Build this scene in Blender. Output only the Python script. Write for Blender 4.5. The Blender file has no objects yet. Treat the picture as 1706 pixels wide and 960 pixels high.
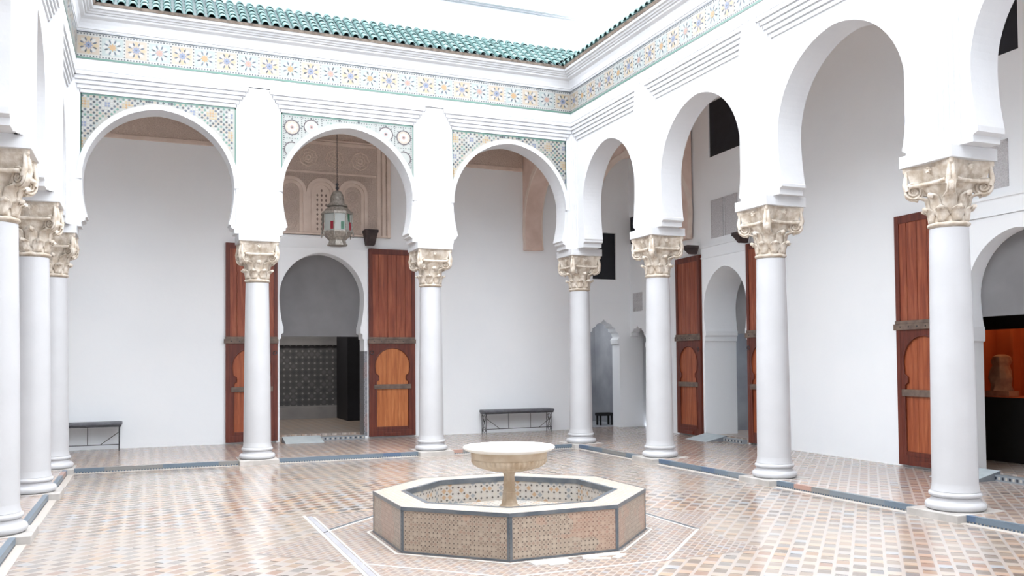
import bpy, bmesh, math, random
from mathutils import Vector, Matrix, noise
from mathutils.geometry import tessellate_polygon
random.seed(7)
PI = math.pi
D = bpy.data
SC = bpy.context.scene
COL = SC.collection

# ------------------------------------------------------------ camera, sky, exposure
cam_d = D.cameras.new('camera'); cam = D.objects.new('camera', cam_d); COL.objects.link(cam)
SC.camera = cam
YAW, PITCH, ROLL, FPX, PY = 0.3974, 0.0302, -0.0087, 1448.42, 559.94
cam_d.sensor_width = 36.0; cam_d.sensor_fit = 'HORIZONTAL'
cam_d.lens = FPX * 36.0 / 1706.0
cam_d.shift_y = (PY - 480.0) / 1706.0
cam_d.clip_start = 0.05; cam_d.clip_end = 300
fw = Vector((math.sin(YAW)*math.cos(PITCH), math.cos(YAW)*math.cos(PITCH), math.sin(PITCH)))
rt = Vector((math.cos(YAW), -math.sin(YAW), 0)); up = rt.cross(fw)
r2 = rt*math.cos(ROLL) + up*math.sin(ROLL); u2 = -rt*math.sin(ROLL) + up*math.cos(ROLL)
M3 = Matrix((r2, u2, -fw)).transposed().to_4x4()
M3.translation = Vector((-7.4259, -14.4214, 1.5))
cam.matrix_world = M3

world = D.worlds.new('overcast_sky'); SC.world = world; world.use_nodes = True
wn = world.node_tree.nodes; wl = world.node_tree.links
bg = wn['Background']
geo = wn.new('ShaderNodeTexCoord'); sep = wn.new('ShaderNodeSeparateXYZ'); ramp = wn.new('ShaderNodeValToRGB')
wl.new(geo.outputs['Generated'], sep.inputs[0]); wl.new(sep.outputs['Z'], ramp.inputs[0])
ramp.color_ramp.elements[0].color = (0.80, 0.84, 0.92, 1); ramp.color_ramp.elements[0].position = 0.0
ramp.color_ramp.elements[1].color = (0.905, 0.945, 1.0, 1); ramp.color_ramp.elements[1].position = 0.5
wl.new(ramp.outputs[0], bg.inputs['Color'])
bg.inputs['Strength'].default_value = 0.85
sun_d = D.lights.new('sun', 'SUN'); sun = D.objects.new('sun', sun_d); COL.objects.link(sun)
sun_d.energy = 0.50; sun_d.angle = math.radians(60); sun_d.color = (1.0, 0.98, 0.95)
sun.rotation_euler = (math.radians(12), math.radians(3), 0)
SC.view_settings.view_transform = 'Standard'; SC.view_settings.look = 'None'
SC.view_settings.exposure = 2.86; SC.view_settings.gamma = 1.0
SC.view_settings.use_curve_mapping = False
try:
    SC.cycles.max_bounces = 10; SC.cycles.diffuse_bounces = 6; SC.cycles.glossy_bounces = 3
    SC.cycles.use_denoising = True
except Exception: pass

# ------------------------------------------------------------ materials
def lin(c):
    c = c/255.0
    return c/12.92 if c <= 0.04045 else ((c+0.055)/1.055)**2.4
def rgb(r, g, b): return (lin(r), lin(g), lin(b), 1.0)
class NT:
    def __init__(s, name):
        s.m = D.materials.new(name); s.m.use_nodes = True
        s.n = s.m.node_tree.nodes; s.l = s.m.node_tree.links
        s.b = s.n['Principled BSDF']; s.o = s.n['Material Output']
    def node(s, t, **kw):
        x = s.n.new(t)
        for k, v in kw.items(): setattr(x, k, v)
        return x
    def link(s, a, b): s.l.new(a, b)
    def math(s, op, a, b=None, c=None):
        x = s.n.new('ShaderNodeMath'); x.operation = op
        for i, v in enumerate((a, b, c)):
            if v is None: continue
            if isinstance(v, (int, float)): x.inputs[i].default_value = v
            else: s.l.new(v, x.inputs[i])
        return x.outputs[0]
    def mix(s, f, a, b, bt='MIX'):
        x = s.n.new('ShaderNodeMix'); x.data_type = 'RGBA'; x.blend_type = bt
        for i, v in ((0, f), (6, a), (7, b)):
            if isinstance(v, (int, float)): x.inputs[i].default_value = v
            elif isinstance(v, tuple): x.inputs[i].default_value = v
            else: s.l.new(v, x.inputs[i])
        return x.outputs[2]
    def noise(s, scale, detail=3, vec=None, rough=0.5):
        x = s.n.new('ShaderNodeTexNoise'); x.inputs['Scale'].default_value = scale
        x.inputs['Detail'].default_value = detail; x.inputs['Roughness'].default_value = rough
        if vec is None: vec = s.coord()
        s.l.new(vec, x.inputs['Vector']); return x.outputs['Fac']
    def coord(s, out='Object'):
        return s.n.new('ShaderNodeTexCoord').outputs[out]
    def ramp(s, fac, els, interp='LINEAR'):
        x = s.n.new('ShaderNodeValToRGB'); cr = x.color_ramp; cr.interpolation = interp
        while len(cr.elements) < len(els): cr.elements.new(0.5)
        for e, (p, c) in zip(cr.elements, els): e.position = p; e.color = c
        s.l.new(fac, x.inputs[0]); return x.outputs[0]
    def bump(s, h, dist=0.01, strength=1.0):
        x = s.n.new('ShaderNodeBump'); x.inputs['Distance'].default_value = dist
        x.inputs['Strength'].default_value = strength
        s.l.new(h, x.inputs['Height']); s.l.new(x.outputs[0], s.b.inputs['Normal'])
    def set(s, rough=0.6, metal=0.0, col=None, spec=None):
        s.b.inputs['Roughness'].default_value = rough; s.b.inputs['Metallic'].default_value = metal
        if spec is not None: s.b.inputs['Specular IOR Level'].default_value = spec
        if col is not None:
            if isinstance(col, tuple): s.b.inputs['Base Color'].default_value = col
            else: s.l.new(col, s.b.inputs['Base Color'])
        return s.m

def simple(name, c1, c2, scale=6, rough=0.6, bump=0.0, bscale=40, metal=0.0, spec=None):
    t = NT(name)
    f = t.noise(scale, 4)
    t.set(rough, metal, t.ramp(f, [(0.35, c1), (0.65, c2)]), spec)
    if bump: t.bump(t.noise(bscale, 4), bump)
    return t.m
M = {}
M['plaster'] = simple('white_plaster', rgb(206, 208, 211), rgb(213, 214, 216), 1.5, 0.8, 0.002, 14, spec=0.2)
M['plaster_in'] = simple('gallery_plaster', rgb(243, 247, 250), rgb(247, 250, 252), 0.8, 0.85, 0.002, 9, spec=0.15)
M['marble'] = simple('white_marble', rgb(187, 188, 191), rgb(192, 193, 196), 2.2, 0.35, 0.001, 30)
M['plinth'] = simple('plinth_marble', rgb(168, 164, 160), rgb(192, 188, 184), 5, 0.4, 0.001, 30)
M['stone'] = simple('aged_capital_stone', rgb(186, 172, 155), rgb(218, 210, 199), 14, 0.75, 0.006, 60, spec=0.2)
M['stucco_plain'] = simple('beige_stucco', rgb(222, 205, 192), rgb(232, 216, 204), 5, 0.9, 0.003, 50, spec=0.1)
M['stucco_pink'] = simple('pinkish_stucco', rgb(216, 192, 178), rgb(228, 206, 194), 4, 0.9, 0.004, 45, spec=0.1)
M['basin_stone'] = simple('aged_fountain_marble', rgb(186, 164, 138), rgb(212, 196, 174), 6, 0.5, 0.003, 50)
M['basin_white'] = simple('pale_fountain_marble', rgb(240, 236, 228), rgb(248, 246, 242), 3, 0.35)
M['ceil'] = simple('gallery_ceiling', rgb(228, 212, 200), rgb(238, 224, 214), 4, 0.8)
M['iron'] = simple('dark_iron', rgb(52, 52, 56), rgb(78, 78, 82), 12, 0.5, metal=0.3)
M['black'] = simple('black_screen', rgb(24, 26, 34), rgb(32, 34, 42), 5, 0.7)
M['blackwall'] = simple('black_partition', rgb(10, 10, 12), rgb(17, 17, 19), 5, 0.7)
M['leather'] = simple('grey_seat_leather', rgb(88, 90, 96), rgb(104, 106, 112), 14, 0.5)
M['greypanel'] = simple('grey_panel', rgb(122, 121, 123), rgb(131, 130, 132), 2, 0.8)
M['ramp'] = simple('grey_ramp_plate', rgb(168, 180, 186), rgb(182, 192, 196), 8, 0.6)
M['rampside'] = simple('grey_ramp_side', rgb(118, 124, 132), rgb(130, 136, 142), 8, 0.6)
M['bluetile'] = simple('blue_grey_tile', rgb(76, 84, 92), rgb(100, 104, 108), 7, 0.3)
M['whitetile'] = simple('cream_tile', rgb(186, 183, 178), rgb(200, 197, 192), 12, 0.3)
M['greytile'] = simple('pale_grey_tile', rgb(146, 146, 152), rgb(158, 158, 162), 12, 0.3)
M['rosetile'] = simple('orange_tile', rgb(205, 150, 120), rgb(225, 185, 155), 8, 0.3)
M['line'] = simple('coping_shadow_grey', rgb(196, 196, 202), rgb(204, 204, 208), 4, 0.9)
M['roofpan'] = simple('roof_underlay', rgb(50, 66, 68), rgb(66, 80, 82), 6, 0.5)
M['dirt'] = simple('roof_mortar', rgb(120, 108, 98), rgb(160, 148, 136), 14, 0.9)
M['darkwood'] = simple('dark_bracket_wood', rgb(50, 40, 40), rgb(72, 58, 56), 10, 0.7)
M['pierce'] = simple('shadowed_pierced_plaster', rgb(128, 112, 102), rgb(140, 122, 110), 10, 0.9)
M['railwood'] = simple('grey_brown_rail', rgb(92, 78, 70), rgb(122, 104, 92), 9, 0.6)
M['silver'] = simple('tarnished_lantern_metal', rgb(128, 122, 116), rgb(166, 160, 150), 30, 0.5, 0.004, 90, metal=0.4)
M['orange'] = simple('orange_museum_wall', rgb(190, 88, 40), rgb(206, 100, 50), 1.5, 0.8)
M['artefact'] = simple('carved_stone_artefact', rgb(170, 120, 90), rgb(200, 150, 115), 8, 0.8, 0.01, 14)
M['maroon'] = simple('maroon_door', rgb(70, 38, 40), rgb(92, 52, 50), 6, 0.6)
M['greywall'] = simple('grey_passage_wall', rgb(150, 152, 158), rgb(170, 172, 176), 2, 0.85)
def glass(name, c, rough=0.3, tr=0.5):
    t = NT(name); t.set(rough, 0, c); t.b.inputs['Transmission Weight'].default_value = tr; return t.m
M['g_clear'] = glass('clear_lantern_glass', rgb(200, 204, 200), 0.25)
M['g_green'] = glass('green_lantern_glass', rgb(60, 120, 92))
M['g_red'] = glass('red_lantern_glass', rgb(170, 24, 48))

def wood(name, a, b, c):
    t = NT(name)
    mp = t.node('ShaderNodeMapping'); mp.inputs['Scale'].default_value = (9, 9, 0.7)
    t.link(t.coord(), mp.inputs[0])
    f = t.noise(2.2, 6, mp.outputs[0], 0.65)
    col = t.ramp(f, [(0.28, a), (0.5, b), (0.72, c)])
    big = t.noise(1.7, 2)
    col = t.mix(t.math('MULTIPLY', big, 0.5), col, a, 'MIX')
    t.set(0.45, 0, col); t.bump(f, 0.004)
    return t.m
M['wood'] = wood('red_brown_plank', rgb(110, 50, 34), rgb(150, 76, 50), rgb(184, 110, 76))
M['wood_lt'] = wood('orange_wicket_plank', rgb(148, 80, 40), rgb(192, 116, 64), rgb(218, 146, 90))
M['wood_md'] = wood('amber_wicket_plank', rgb(124, 58, 34), rgb(166, 88, 52), rgb(194, 118, 74))
M['wood_dk'] = wood('dark_door_frame', rgb(70, 30, 22), rgb(106, 46, 32), rgb(132, 66, 46))

# carved stucco: bump plus colour from voronoi arabesque
def carved(name, c1, c2, sc):
    t = NT(name)
    v = t.node('ShaderNodeTexVoronoi'); v.feature = 'DISTANCE_TO_EDGE'; v.inputs['Scale'].default_value = sc
    mp = t.node('ShaderNodeMapping'); t.link(t.coord(), mp.inputs[0]); t.link(mp.outputs[0], v.inputs['Vector'])
    v2 = t.node('ShaderNodeTexVoronoi'); v2.inputs['Scale'].default_value = sc*0.45; t.link(mp.outputs[0], v2.inputs['Vector'])
    wv = t.math('SINE', t.math('MULTIPLY', v2.outputs['Distance'], 34))
    h = t.math('ADD', t.math('MULTIPLY', t.math('LESS_THAN', v.outputs['Distance'], 0.09), 0.6), t.math('MULTIPLY', wv, 0.25))
    t.set(0.9, 0, t.mix(t.math('ADD', t.math('MULTIPLY', h, 0.6), 0.25), c1, c2), 0.1)
    t.bump(h, 0.015, 0.7)
    return t.m
M['stucco'] = carved('carved_stucco', rgb(206, 188, 176), rgb(230, 215, 204), 26)
M['stucco_grid'] = carved('lattice_stucco', rgb(196, 178, 166), rgb(226, 210, 198), 44)
M['relief'] = carved('pale_carved_relief', rgb(196, 194, 196), rgb(232, 232, 234), 30)

# glazed zellige floor laid diagonally
def floor_mat(name, pitch, sat, tint, rough, darks=1.0, dim=0.60):
    t = NT(name)
    mp = t.node('ShaderNodeMapping'); mp.inputs['Rotation'].default_value = (0, 0, PI/4)
    mp.inputs['Scale'].default_value = (1/pitch, 1/pitch, 1)
    t.link(t.coord(), mp.inputs[0])
    s = t.node('ShaderNodeSeparateXYZ'); t.link(mp.outputs[0], s.inputs[0])
    cx = t.math('FLOOR', s.outputs[0]); cy = t.math('FLOOR', s.outputs[1])
    fx = t.math('FRACT', s.outputs[0]); fy = t.math('FRACT', s.outputs[1])
    cb = t.node('ShaderNodeCombineXYZ'); t.link(cx, cb.inputs[0]); t.link(cy, cb.inputs[1])
    wn_ = t.node('ShaderNodeTexWhiteNoise'); wn_.noise_dimensions = '2D'; t.link(cb.outputs[0], wn_.inputs['Vector'])
    r = wn_.outputs['Value']
    par = t.math('MODULO', t.math('ABSOLUTE', t.math('ADD', cx, cy)), 2.0)
    g = 0.15
    def inside(f, q=g): return t.math('MULTIPLY', t.math('GREATER_THAN', f, q), t.math('LESS_THAN', f, 1-q))
    tile = t.math('MULTIPLY', inside(fx, 0.105), inside(fy, 0.045))
    # large patches decide how strong the colours are
    big = t.noise(0.55, 2)
    patch = t.ramp(big, [(0.40, (0, 0, 0, 1)), (0.62, (1, 1, 1, 1))])
    A = t.ramp(r, [(0.0, rgb(128, 102, 84)), (0.2, rgb(170, 112, 82)), (0.38, rgb(104, 92, 88)), (0.52, rgb(150, 128, 106)),
                   (0.66, rgb(186, 140, 100)), (0.8, rgb(112, 122, 134)), (0.9, rgb(60, 48, 44))], 'CONSTANT')
    B = t.ramp(r, [(0.0, rgb(226, 212, 196)), (0.3, rgb(232, 206, 178)), (0.5, rgb(214, 208, 204)), (0.68, rgb(230, 196, 170)),
                   (0.82, rgb(206, 214, 222)), (0.92, rgb(222, 180, 140))], 'CONSTANT')
    Aw = t.mix(t.math('ADD', t.math('MULTIPLY', patch, 0.42*sat), 0.24*darks), tint, A)
    Bw = t.mix(t.math('ADD', t.math('MULTIPLY', patch, 0.4*sat), 0.4), tint, B)
    c = t.mix(par, Aw, Bw)
    # narrow dark kite in the seam between unlike tiles
    seam = t.math('MULTIPLY', t.math('LESS_THAN', fy, 0.17), t.math('MULTIPLY', inside(fx, 0.14), par))
    base = t.mix(tile, rgb(222, 211, 202), c)
    dk = t.ramp(wn_.outputs['Value'], [(0, rgb(150, 128, 112)), (0.5, rgb(96, 76, 66)), (0.85, rgb(52, 40, 38))], 'CONSTANT')
    base = t.mix(t.math('MULTIPLY', seam, t.math('ADD', t.math('MULTIPLY', patch, 0.35*darks), 0.58*darks)), base, dk)
    base = t.mix(1.0, base, (dim, dim, dim*1.01, 1), 'MULTIPLY')
    t.set(rough, 0, base)
    hh = t.math('ADD', t.math('MULTIPLY', tile, 0.4), t.math('MULTIPLY', r, 0.6))
    t.bump(t.math('ADD', t.math('MULTIPLY', hh, 0.5), t.noise(7, 3)), 0.004, 0.5)
    return t.m
M['court'] = floor_mat('court_zellige', 0.120, 1.0, rgb(219, 207, 194), 0.17, 1.0, 0.50)
M['gallery'] = floor_mat('gallery_zellige', 0.112, 0.5, rgb(206, 186, 176), 0.2, 0.8, 0.60)
M['fine'] = floor_mat('fine_zellige', 0.055, 0.6, rgb(204, 190, 182), 0.25, 0.8, 0.46)
M['roomfloor'] = floor_mat('room_floor_tile', 0.14, 0.2, rgb(190, 176, 164), 0.3, 0.6, 0.7)

# square mosaics for basin sides: u runs along the wall, v up (uses object coordinates folded to a single axis)
def mosaic_mat(name, pitch, cells, ground, dot, rough=0.35, mixv=0.6, dim=1.0, stain=0.16):
    t = NT(name)
    uv = t.coord('UV')
    s = t.node('ShaderNodeSeparateXYZ'); t.link(uv, s.inputs[0])
    X = t.math('DIVIDE', s.outputs[0], pitch); Y = t.math('DIVIDE', s.outputs[1], pitch)
    cx = t.math('FLOOR', X); cy = t.math('FLOOR', Y)
    fx = t.math('SUBTRACT', t.math('FRACT', X), 0.5); fy = t.math('SUBTRACT', t.math('FRACT', Y), 0.5)
    cb = t.node('ShaderNodeCombineXYZ'); t.link(cx, cb.inputs[0]); t.link(cy, cb.inputs[1])
    w = t.node('ShaderNodeTexWhiteNoise'); w.noise_dimensions = '2D'; t.link(cb.outputs[0], w.inputs['Vector'])
    c = t.ramp(w.outputs['Value'], cells, 'CONSTANT')
    a = t.math('ADD', t.math('ABSOLUTE', fx), t.math('ABSOLUTE', fy))
    diamond = t.math('LESS_THAN', a, 0.42)
    corner = t.math('GREATER_THAN', a, 0.80)
    base = t.mix(t.math('MULTIPLY', diamond, mixv), ground, c)
    base = t.mix(t.math('MULTIPLY', corner, 0.9), base, dot)
    big = t.noise(2.2, 2)
    base = t.mix(t.math('MULTIPLY', t.math('GREATER_THAN', big, 0.56), stain), base, rgb(186, 120, 92))
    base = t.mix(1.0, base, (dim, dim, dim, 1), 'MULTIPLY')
    t.set(rough, 0, base); t.bump(a, 0.002, 0.5)
    return t.m
M['basin_out'] = mosaic_mat('taupe_basin_mosaic', 0.037, [(0, rgb(150, 134, 118)), (0.3, rgb(120, 102, 88)), (0.55, rgb(170, 154, 136)), (0.8, rgb(140, 112, 98))], rgb(158, 144, 130), rgb(74, 60, 52))
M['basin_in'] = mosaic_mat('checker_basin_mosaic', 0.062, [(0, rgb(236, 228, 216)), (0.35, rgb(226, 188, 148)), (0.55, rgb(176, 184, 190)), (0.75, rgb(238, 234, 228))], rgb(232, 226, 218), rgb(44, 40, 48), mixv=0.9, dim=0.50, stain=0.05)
M['coping'] = mosaic_mat('pale_coping_mosaic', 0.04, [(0, rgb(204, 192, 180)), (0.5, rgb(186, 170, 156)), (0.8, rgb(212, 206, 198))], rgb(202, 190, 178), rgb(130, 112, 100), dim=0.68, stain=0.06)
M['dado'] = mosaic_mat('dark_dado_mosaic', 0.16, [(0, rgb(96, 100, 106)), (0.4, rgb(128, 130, 134)), (0.7, rgb(84, 90, 98))], rgb(108, 110, 114), rgb(176, 178, 180), 0.5, stain=0.0)
M['jambtile'] = mosaic_mat('grey_jamb_mosaic', 0.09, [(0, rgb(120, 122, 128)), (0.5, rgb(96, 98, 106))], rgb(142, 142, 146), rgb(76, 78, 84))
# mosaic pieces coloured by attribute
def attr_mat(name, rough, dim):
    t = NT(name); a = t.node('ShaderNodeAttribute'); a.attribute_name = 'Col'
    t.set(rough, 0, t.mix(1.0, a.outputs['Color'], (dim, dim, dim*1.01, 1), 'MULTIPLY')); return t.m
M['zellige'] = attr_mat('glazed_zellige_pieces', 0.35, 0.47)
M['spandrel'] = attr_mat('spandrel_zellige_pieces', 0.35, 0.45)
M['kerb'] = attr_mat('kerb_zellige_pieces', 0.35, 0.66)
def roof_mat():
    t = NT('green_glazed_roof_tile')
    f = t.noise(5, 4); c = t.ramp(f, [(0.3, rgb(52, 84, 82)), (0.55, rgb(74, 106, 104)), (0.75, rgb(98, 122, 120))])
    c = t.mix(t.math('MULTIPLY', t.math('GREATER_THAN', t.noise(13, 3), 0.6), 0.35), c, rgb(84, 86, 84))
    t.set(0.42, 0, c); return t.m
M['roof'] = roof_mat()

# ------------------------------------------------------------ mesh helpers
class MB:
    def __init__(s): s.v = []; s.f = []; s.mi = []; s.sm = []; s.c = []; s.uv = {}
    def add(s, vs, fs, mi=0, smooth=False, col=None, uvs=None):
        o = len(s.v); s.v += [tuple(p) for p in vs]
        for k, f in enumerate(fs):
            if uvs: s.uv[len(s.f)] = uvs[k]
            s.f.append([o+i for i in f]); s.mi.append(mi); s.sm.append(smooth); s.c.append(col)
        return s
    def box(s, x0, x1, y0, y1, z0, z1, mi=0, col=None):
        vs = [(x0,y0,z0),(x1,y0,z0),(x1,y1,z0),(x0,y1,z0),(x0,y0,z1),(x1,y0,z1),(x1,y1,z1),(x0,y1,z1)]
        return s.add(vs, [(0,3,2,1),(4,5,6,7),(0,1,5,4),(1,2,6,5),(2,3,7,6),(3,0,4,7)], mi, False, col)
    def lathe(s, prof, n=32, cx=0, cy=0, mi=0, smooth=True, mod=None, cap=True):
        o = []
        for r, z in prof:
            for i in range(n):
                a = 2*PI*i/n; rr = r*(mod(a, z) if mod else 1)
                o.append((cx+rr*math.cos(a), cy+rr*math.sin(a), z))
        fs = []
        for j in range(len(prof)-1):
            for i in range(n):
                k = (i+1) % n
                fs.append((j*n+i, j*n+k, (j+1)*n+k, (j+1)*n+i))
        if cap:
            fs.append(tuple(range(n))[::-1]); fs.append(tuple((len(prof)-1)*n+i for i in range(n)))
        return s.add(o, fs, mi, smooth)
    def tube(s, pts, r, n=6, mi=0, closed=False):
        pts = [Vector(p) for p in pts]; o = []; m = len(pts)
        prev = None
        for i, p in enumerate(pts):
            if closed: t = pts[(i+1) % m]-pts[i-1]
            else: t = pts[min(i+1, m-1)]-pts[max(i-1, 0)]
            t.normalize()
            a = prev if prev is not None else (Vector((0,0,1)) if abs(t.z) < 0.9 else Vector((1,0,0)))
            a = (a - t*a.dot(t)); a.normalize(); prev = a; b = t.cross(a)
            rr = r[i] if isinstance(r, (list, tuple)) else r
            for k in range(n):
                g = 2*PI*k/n; o.append(p+a*rr*math.cos(g)+b*rr*math.sin(g))
        fs = []
        for i in range(m if closed else m-1):
            j = (i+1) % m
            for k in range(n): l = (k+1) % n; fs.append((i*n+k, i*n+l, j*n+l, j*n+k))
        if not closed: fs.append(tuple(range(n))[::-1]); fs.append(tuple((m-1)*n+k for k in range(n)))
        return s.add(o, fs, mi, True)
    def poly(s, outer, holes, fn, d0, d1, mi=0, smooth=False, back=True, col=None):
        """extrude a flat outline (2D points u,v) with holes between depths d0 (front) and d1; fn(u,v,d)->xyz"""
        loops = [outer]+list(holes)
        tl = [[Vector((p[0], p[1], 0)) for p in L] for L in loops]
        tris = tessellate_polygon(tl)
        flat = [p for L in loops for p in L]
        n = len(flat)
        vs = [fn(u, v, d0) for u, v in flat] + [fn(u, v, d1) for u, v in flat]
        fs = []
        for t in tris:
            fs.append(tuple(t))
            if back: fs.append(tuple(n+i for i in t[::-1]))
        s.add(vs, fs, mi, False, col)
        o = len(s.v)-2*n; b = 0
        for L in loops:
            m = len(L)
            for i in range(m):
                j = (i+1) % m
                s.f.append([o+b+i, o+b+j, o+n+b+j, o+n+b+i]); s.mi.append(mi); s.sm.append(smooth); s.c.append(col)
            b += m
        return s
    def build(s, name, mats, parent=None, fix=True, bevel=0):
        me = D.meshes.new(name); me.from_pydata(s.v, [], s.f)
        if not isinstance(mats, (list, tuple)): mats = [mats]
        for m in mats: me.materials.append(M[m] if isinstance(m, str) else m)
        me.polygons.foreach_set('material_index', s.mi); me.polygons.foreach_set('use_smooth', s.sm)
        if any(c is not None for c in s.c):
            at = me.color_attributes.new('Col', 'FLOAT_COLOR', 'CORNER')
            for p in me.polygons:
                c = s.c[p.index] or (1, 1, 1, 1)
                for li in p.loop_indices: at.data[li].color = c
        if s.uv:
            ul = me.uv_layers.new(name='UVMap')
            for p in me.polygons:
                u = s.uv.get(p.index)
                if u:
                    for li, q in zip(p.loop_indices, u): ul.data[li].uv = q
        if fix:
            bm = bmesh.new(); bm.from_mesh(me); bmesh.ops.remove_doubles(bm, verts=bm.verts, dist=1e-5)
            bmesh.ops.recalc_face_normals(bm, faces=bm.faces); bm.to_mesh(me); bm.free()
        if any(s.sm): me.set_sharp_from_angle(angle=math.radians(64))
        me.update()
        o = D.objects.new(name, me); COL.objects.link(o)
        if bevel:
            b = o.modifiers.new('bevel', 'BEVEL'); b.width = bevel; b.segments = 2; b.limit_method = 'ANGLE'
        if parent is not None: o.parent = parent
        return o
def thing(name, label, cat, loc=(0, 0, 0), rz=0, group=None):
    o = D.objects.new(name, None); COL.objects.link(o); o.location = loc; o.rotation_euler = (0, 0, rz)
    o.empty_display_size = 0.1
    o['label'] = label; o['category'] = cat
    if group: o['group'] = group
    return o
def tag(o, label, cat, group=None):
    o['label'] = label; o['category'] = cat
    if group: o['group'] = group
    return o
def struct(o, loc=None, rz=0):
    o['kind'] = 'structure'
    if loc is not None: o.location = loc; o.rotation_euler = (0, 0, rz)
    return o
def copy_tree(o, parent=None):
    c = o.copy(); COL.objects.link(c)
    if parent is not None: c.parent = parent; c.matrix_parent_inverse = o.matrix_parent_inverse
    for ch in list(o.children): copy_tree(ch, c)
    return c

# ------------------------------------------------------------ dimensions
XL, LEN = -8.70, 8.70          # court from x=-8.7 to 0, y from 0 to -13.8
YS = -13.8
TH = 0.185                     # half thickness of the arcade walls
FR = [ # local frames of the four arcades: origin, rotation, length
    ((XL, 0, 0), 0.0, 8.70), ((0, 0, 0), -PI/2, 13.8), ((0, YS, 0), PI, 8.70), ((XL, YS, 0), PI/2, 13.8)]
ZC = -0.07
PRJ = TH+0.11                  # proud plane of pilasters, frieze and cornice

def arch_half(a, cusp, zc, e=0.05, zcusp=3.71, n=22):
    """half profile from cusp up to apex: list of (halfwidth, z)"""
    out = []
    for i in range(8):
        t = i/8.0; z = zcusp + (zc-zcusp)*t
        out.append((a-(a-cusp)*(1-t)**2, z))
    R = a+e
    top = math.acos(e/R)
    for i in range(n+1):
        g = top*i/n
        out.append((max(R*math.cos(g)-e, 0.0), zc+R*math.sin(g)))
    return out
def arch_loop(c, half, low):
    """opening outline from bottom left up and over to bottom right; low: list of (halfwidth,z) below the cusp, from bottom"""
    L = low+half
    left = [(c-w, z) for w, z in L]; right = [(c+w, z) for w, z in L[:-1]][::-1]
    return left+right
def low_steps(c_half, cusp):
    b = c_half
    return [(b, 3.565), (b, 3.63), (b-0.05, 3.655), (b-0.05, 3.69), (cusp, 3.705)]

BACK_B = [(1.45, 1.08, 1.0), (4.35, 1.08, 1.0), (7.25, 1.08, 1.0)]           # centre, half width, cusp half
RIGHT_B = [(1.43, 0.90, 0.84), (4.08, 0.97, 0.93), (6.78, 0.995, 0.94), (9.53, 0.99, 0.93), (12.3, 0.99, 0.93)]
def arcade(idx, bays, zc, name, trimname, flutes):
    loc, rz, L = FR[idx]
    fn = lambda u, v, d: (u, d, v)
    pts = [(-TH, 3.565)]
    edges = []
    for k, (c, a, cu) in enumerate(bays):
        z0 = zc if a > 0.95 or idx == 3 else zc+0.06
        lo = low_steps(min(a, 0.98 if idx in (1, 3) else 1.12), cu)
        lp = arch_loop(c, arch_half(a, cu, z0), lo)
        pts += lp; edges.append((c, a, cu, z0, lo[0][0]))
    pts += [(L+TH, 3.565), (L+TH, 6.9), (-TH, 6.9)]
    o = MB().poly(pts, [], fn, -TH, TH).build(name, 'plaster'); struct(o, loc, rz)
    # pilasters standing slightly proud between the bays, with vertical flutes, and stepped mouldings above each bay
    mb = MB()
    PH = (0.345, 0.325, 0.345, 0.42)[idx]
    centres = [0] + [round((edges[i][0]+edges[i][1]*0+edges[i+1][0])/2, 3) for i in range(len(edges)-1)] + [L]
    if idx == 1: centres = [0, 2.69, 5.39, 8.10, 10.87, L]
    if idx == 3: centres = [0, 2.9, 5.65, 8.45, 11.2, L]
    for k, s in enumerate(centres):
        for j in range(5):                      # stepped pilaster, the steps return as mouldings over the bays
            hw = PH-0.045*j; dj = TH+0.022*(j+1)
            a0, a1 = max(s-hw, TH), min(s+hw, L-TH)
            if a1-a0 > 0.01: mb.box(a0, a1, -dj, -TH+0.005, 3.56, 5.88)
    for k in range(len(centres)-1):
        for j in range(5):
            hw = PH-0.045*j; dj = TH+0.022*(j+1)
            z = 5.555+0.062*j
            mb.box(max(centres[k]+hw-0.01, TH), min(centres[k+1]-hw+0.01, L-TH), -dj, -TH+0.005, z, z+0.045)
            mb.box(max(centres[k]+hw-0.01, TH), min(centres[k+1]-hw+0.01, L-TH), -dj+0.007, -TH+0.004, z+0.04, z+0.063)
    mb.box(TH, L-TH, -PRJ, -TH+0.005, 5.865, 6.46)
    o = mb.build(trimname, 'plaster'); struct(o, loc, rz)
    return edges
ed_b = arcade(0, BACK_B, 4.27, 'wall_back_arcade', 'trim_1', True)
ed_r = arcade(1, RIGHT_B, 4.30, 'wall_right_arcade', 'trim_2', True)
arcade(2, BACK_B, 4.27, 'wall_front_arcade', 'trim_3', False)
arcade(3, [(1.45, 0.80, 0.75), (4.28, 0.80, 0.75), (7.05, 0.80, 0.75), (9.80, 0.78, 0.73), (12.50, 0.78, 0.73)], 4.48, 'wall_left_arcade', 'trim_4', True)

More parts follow.
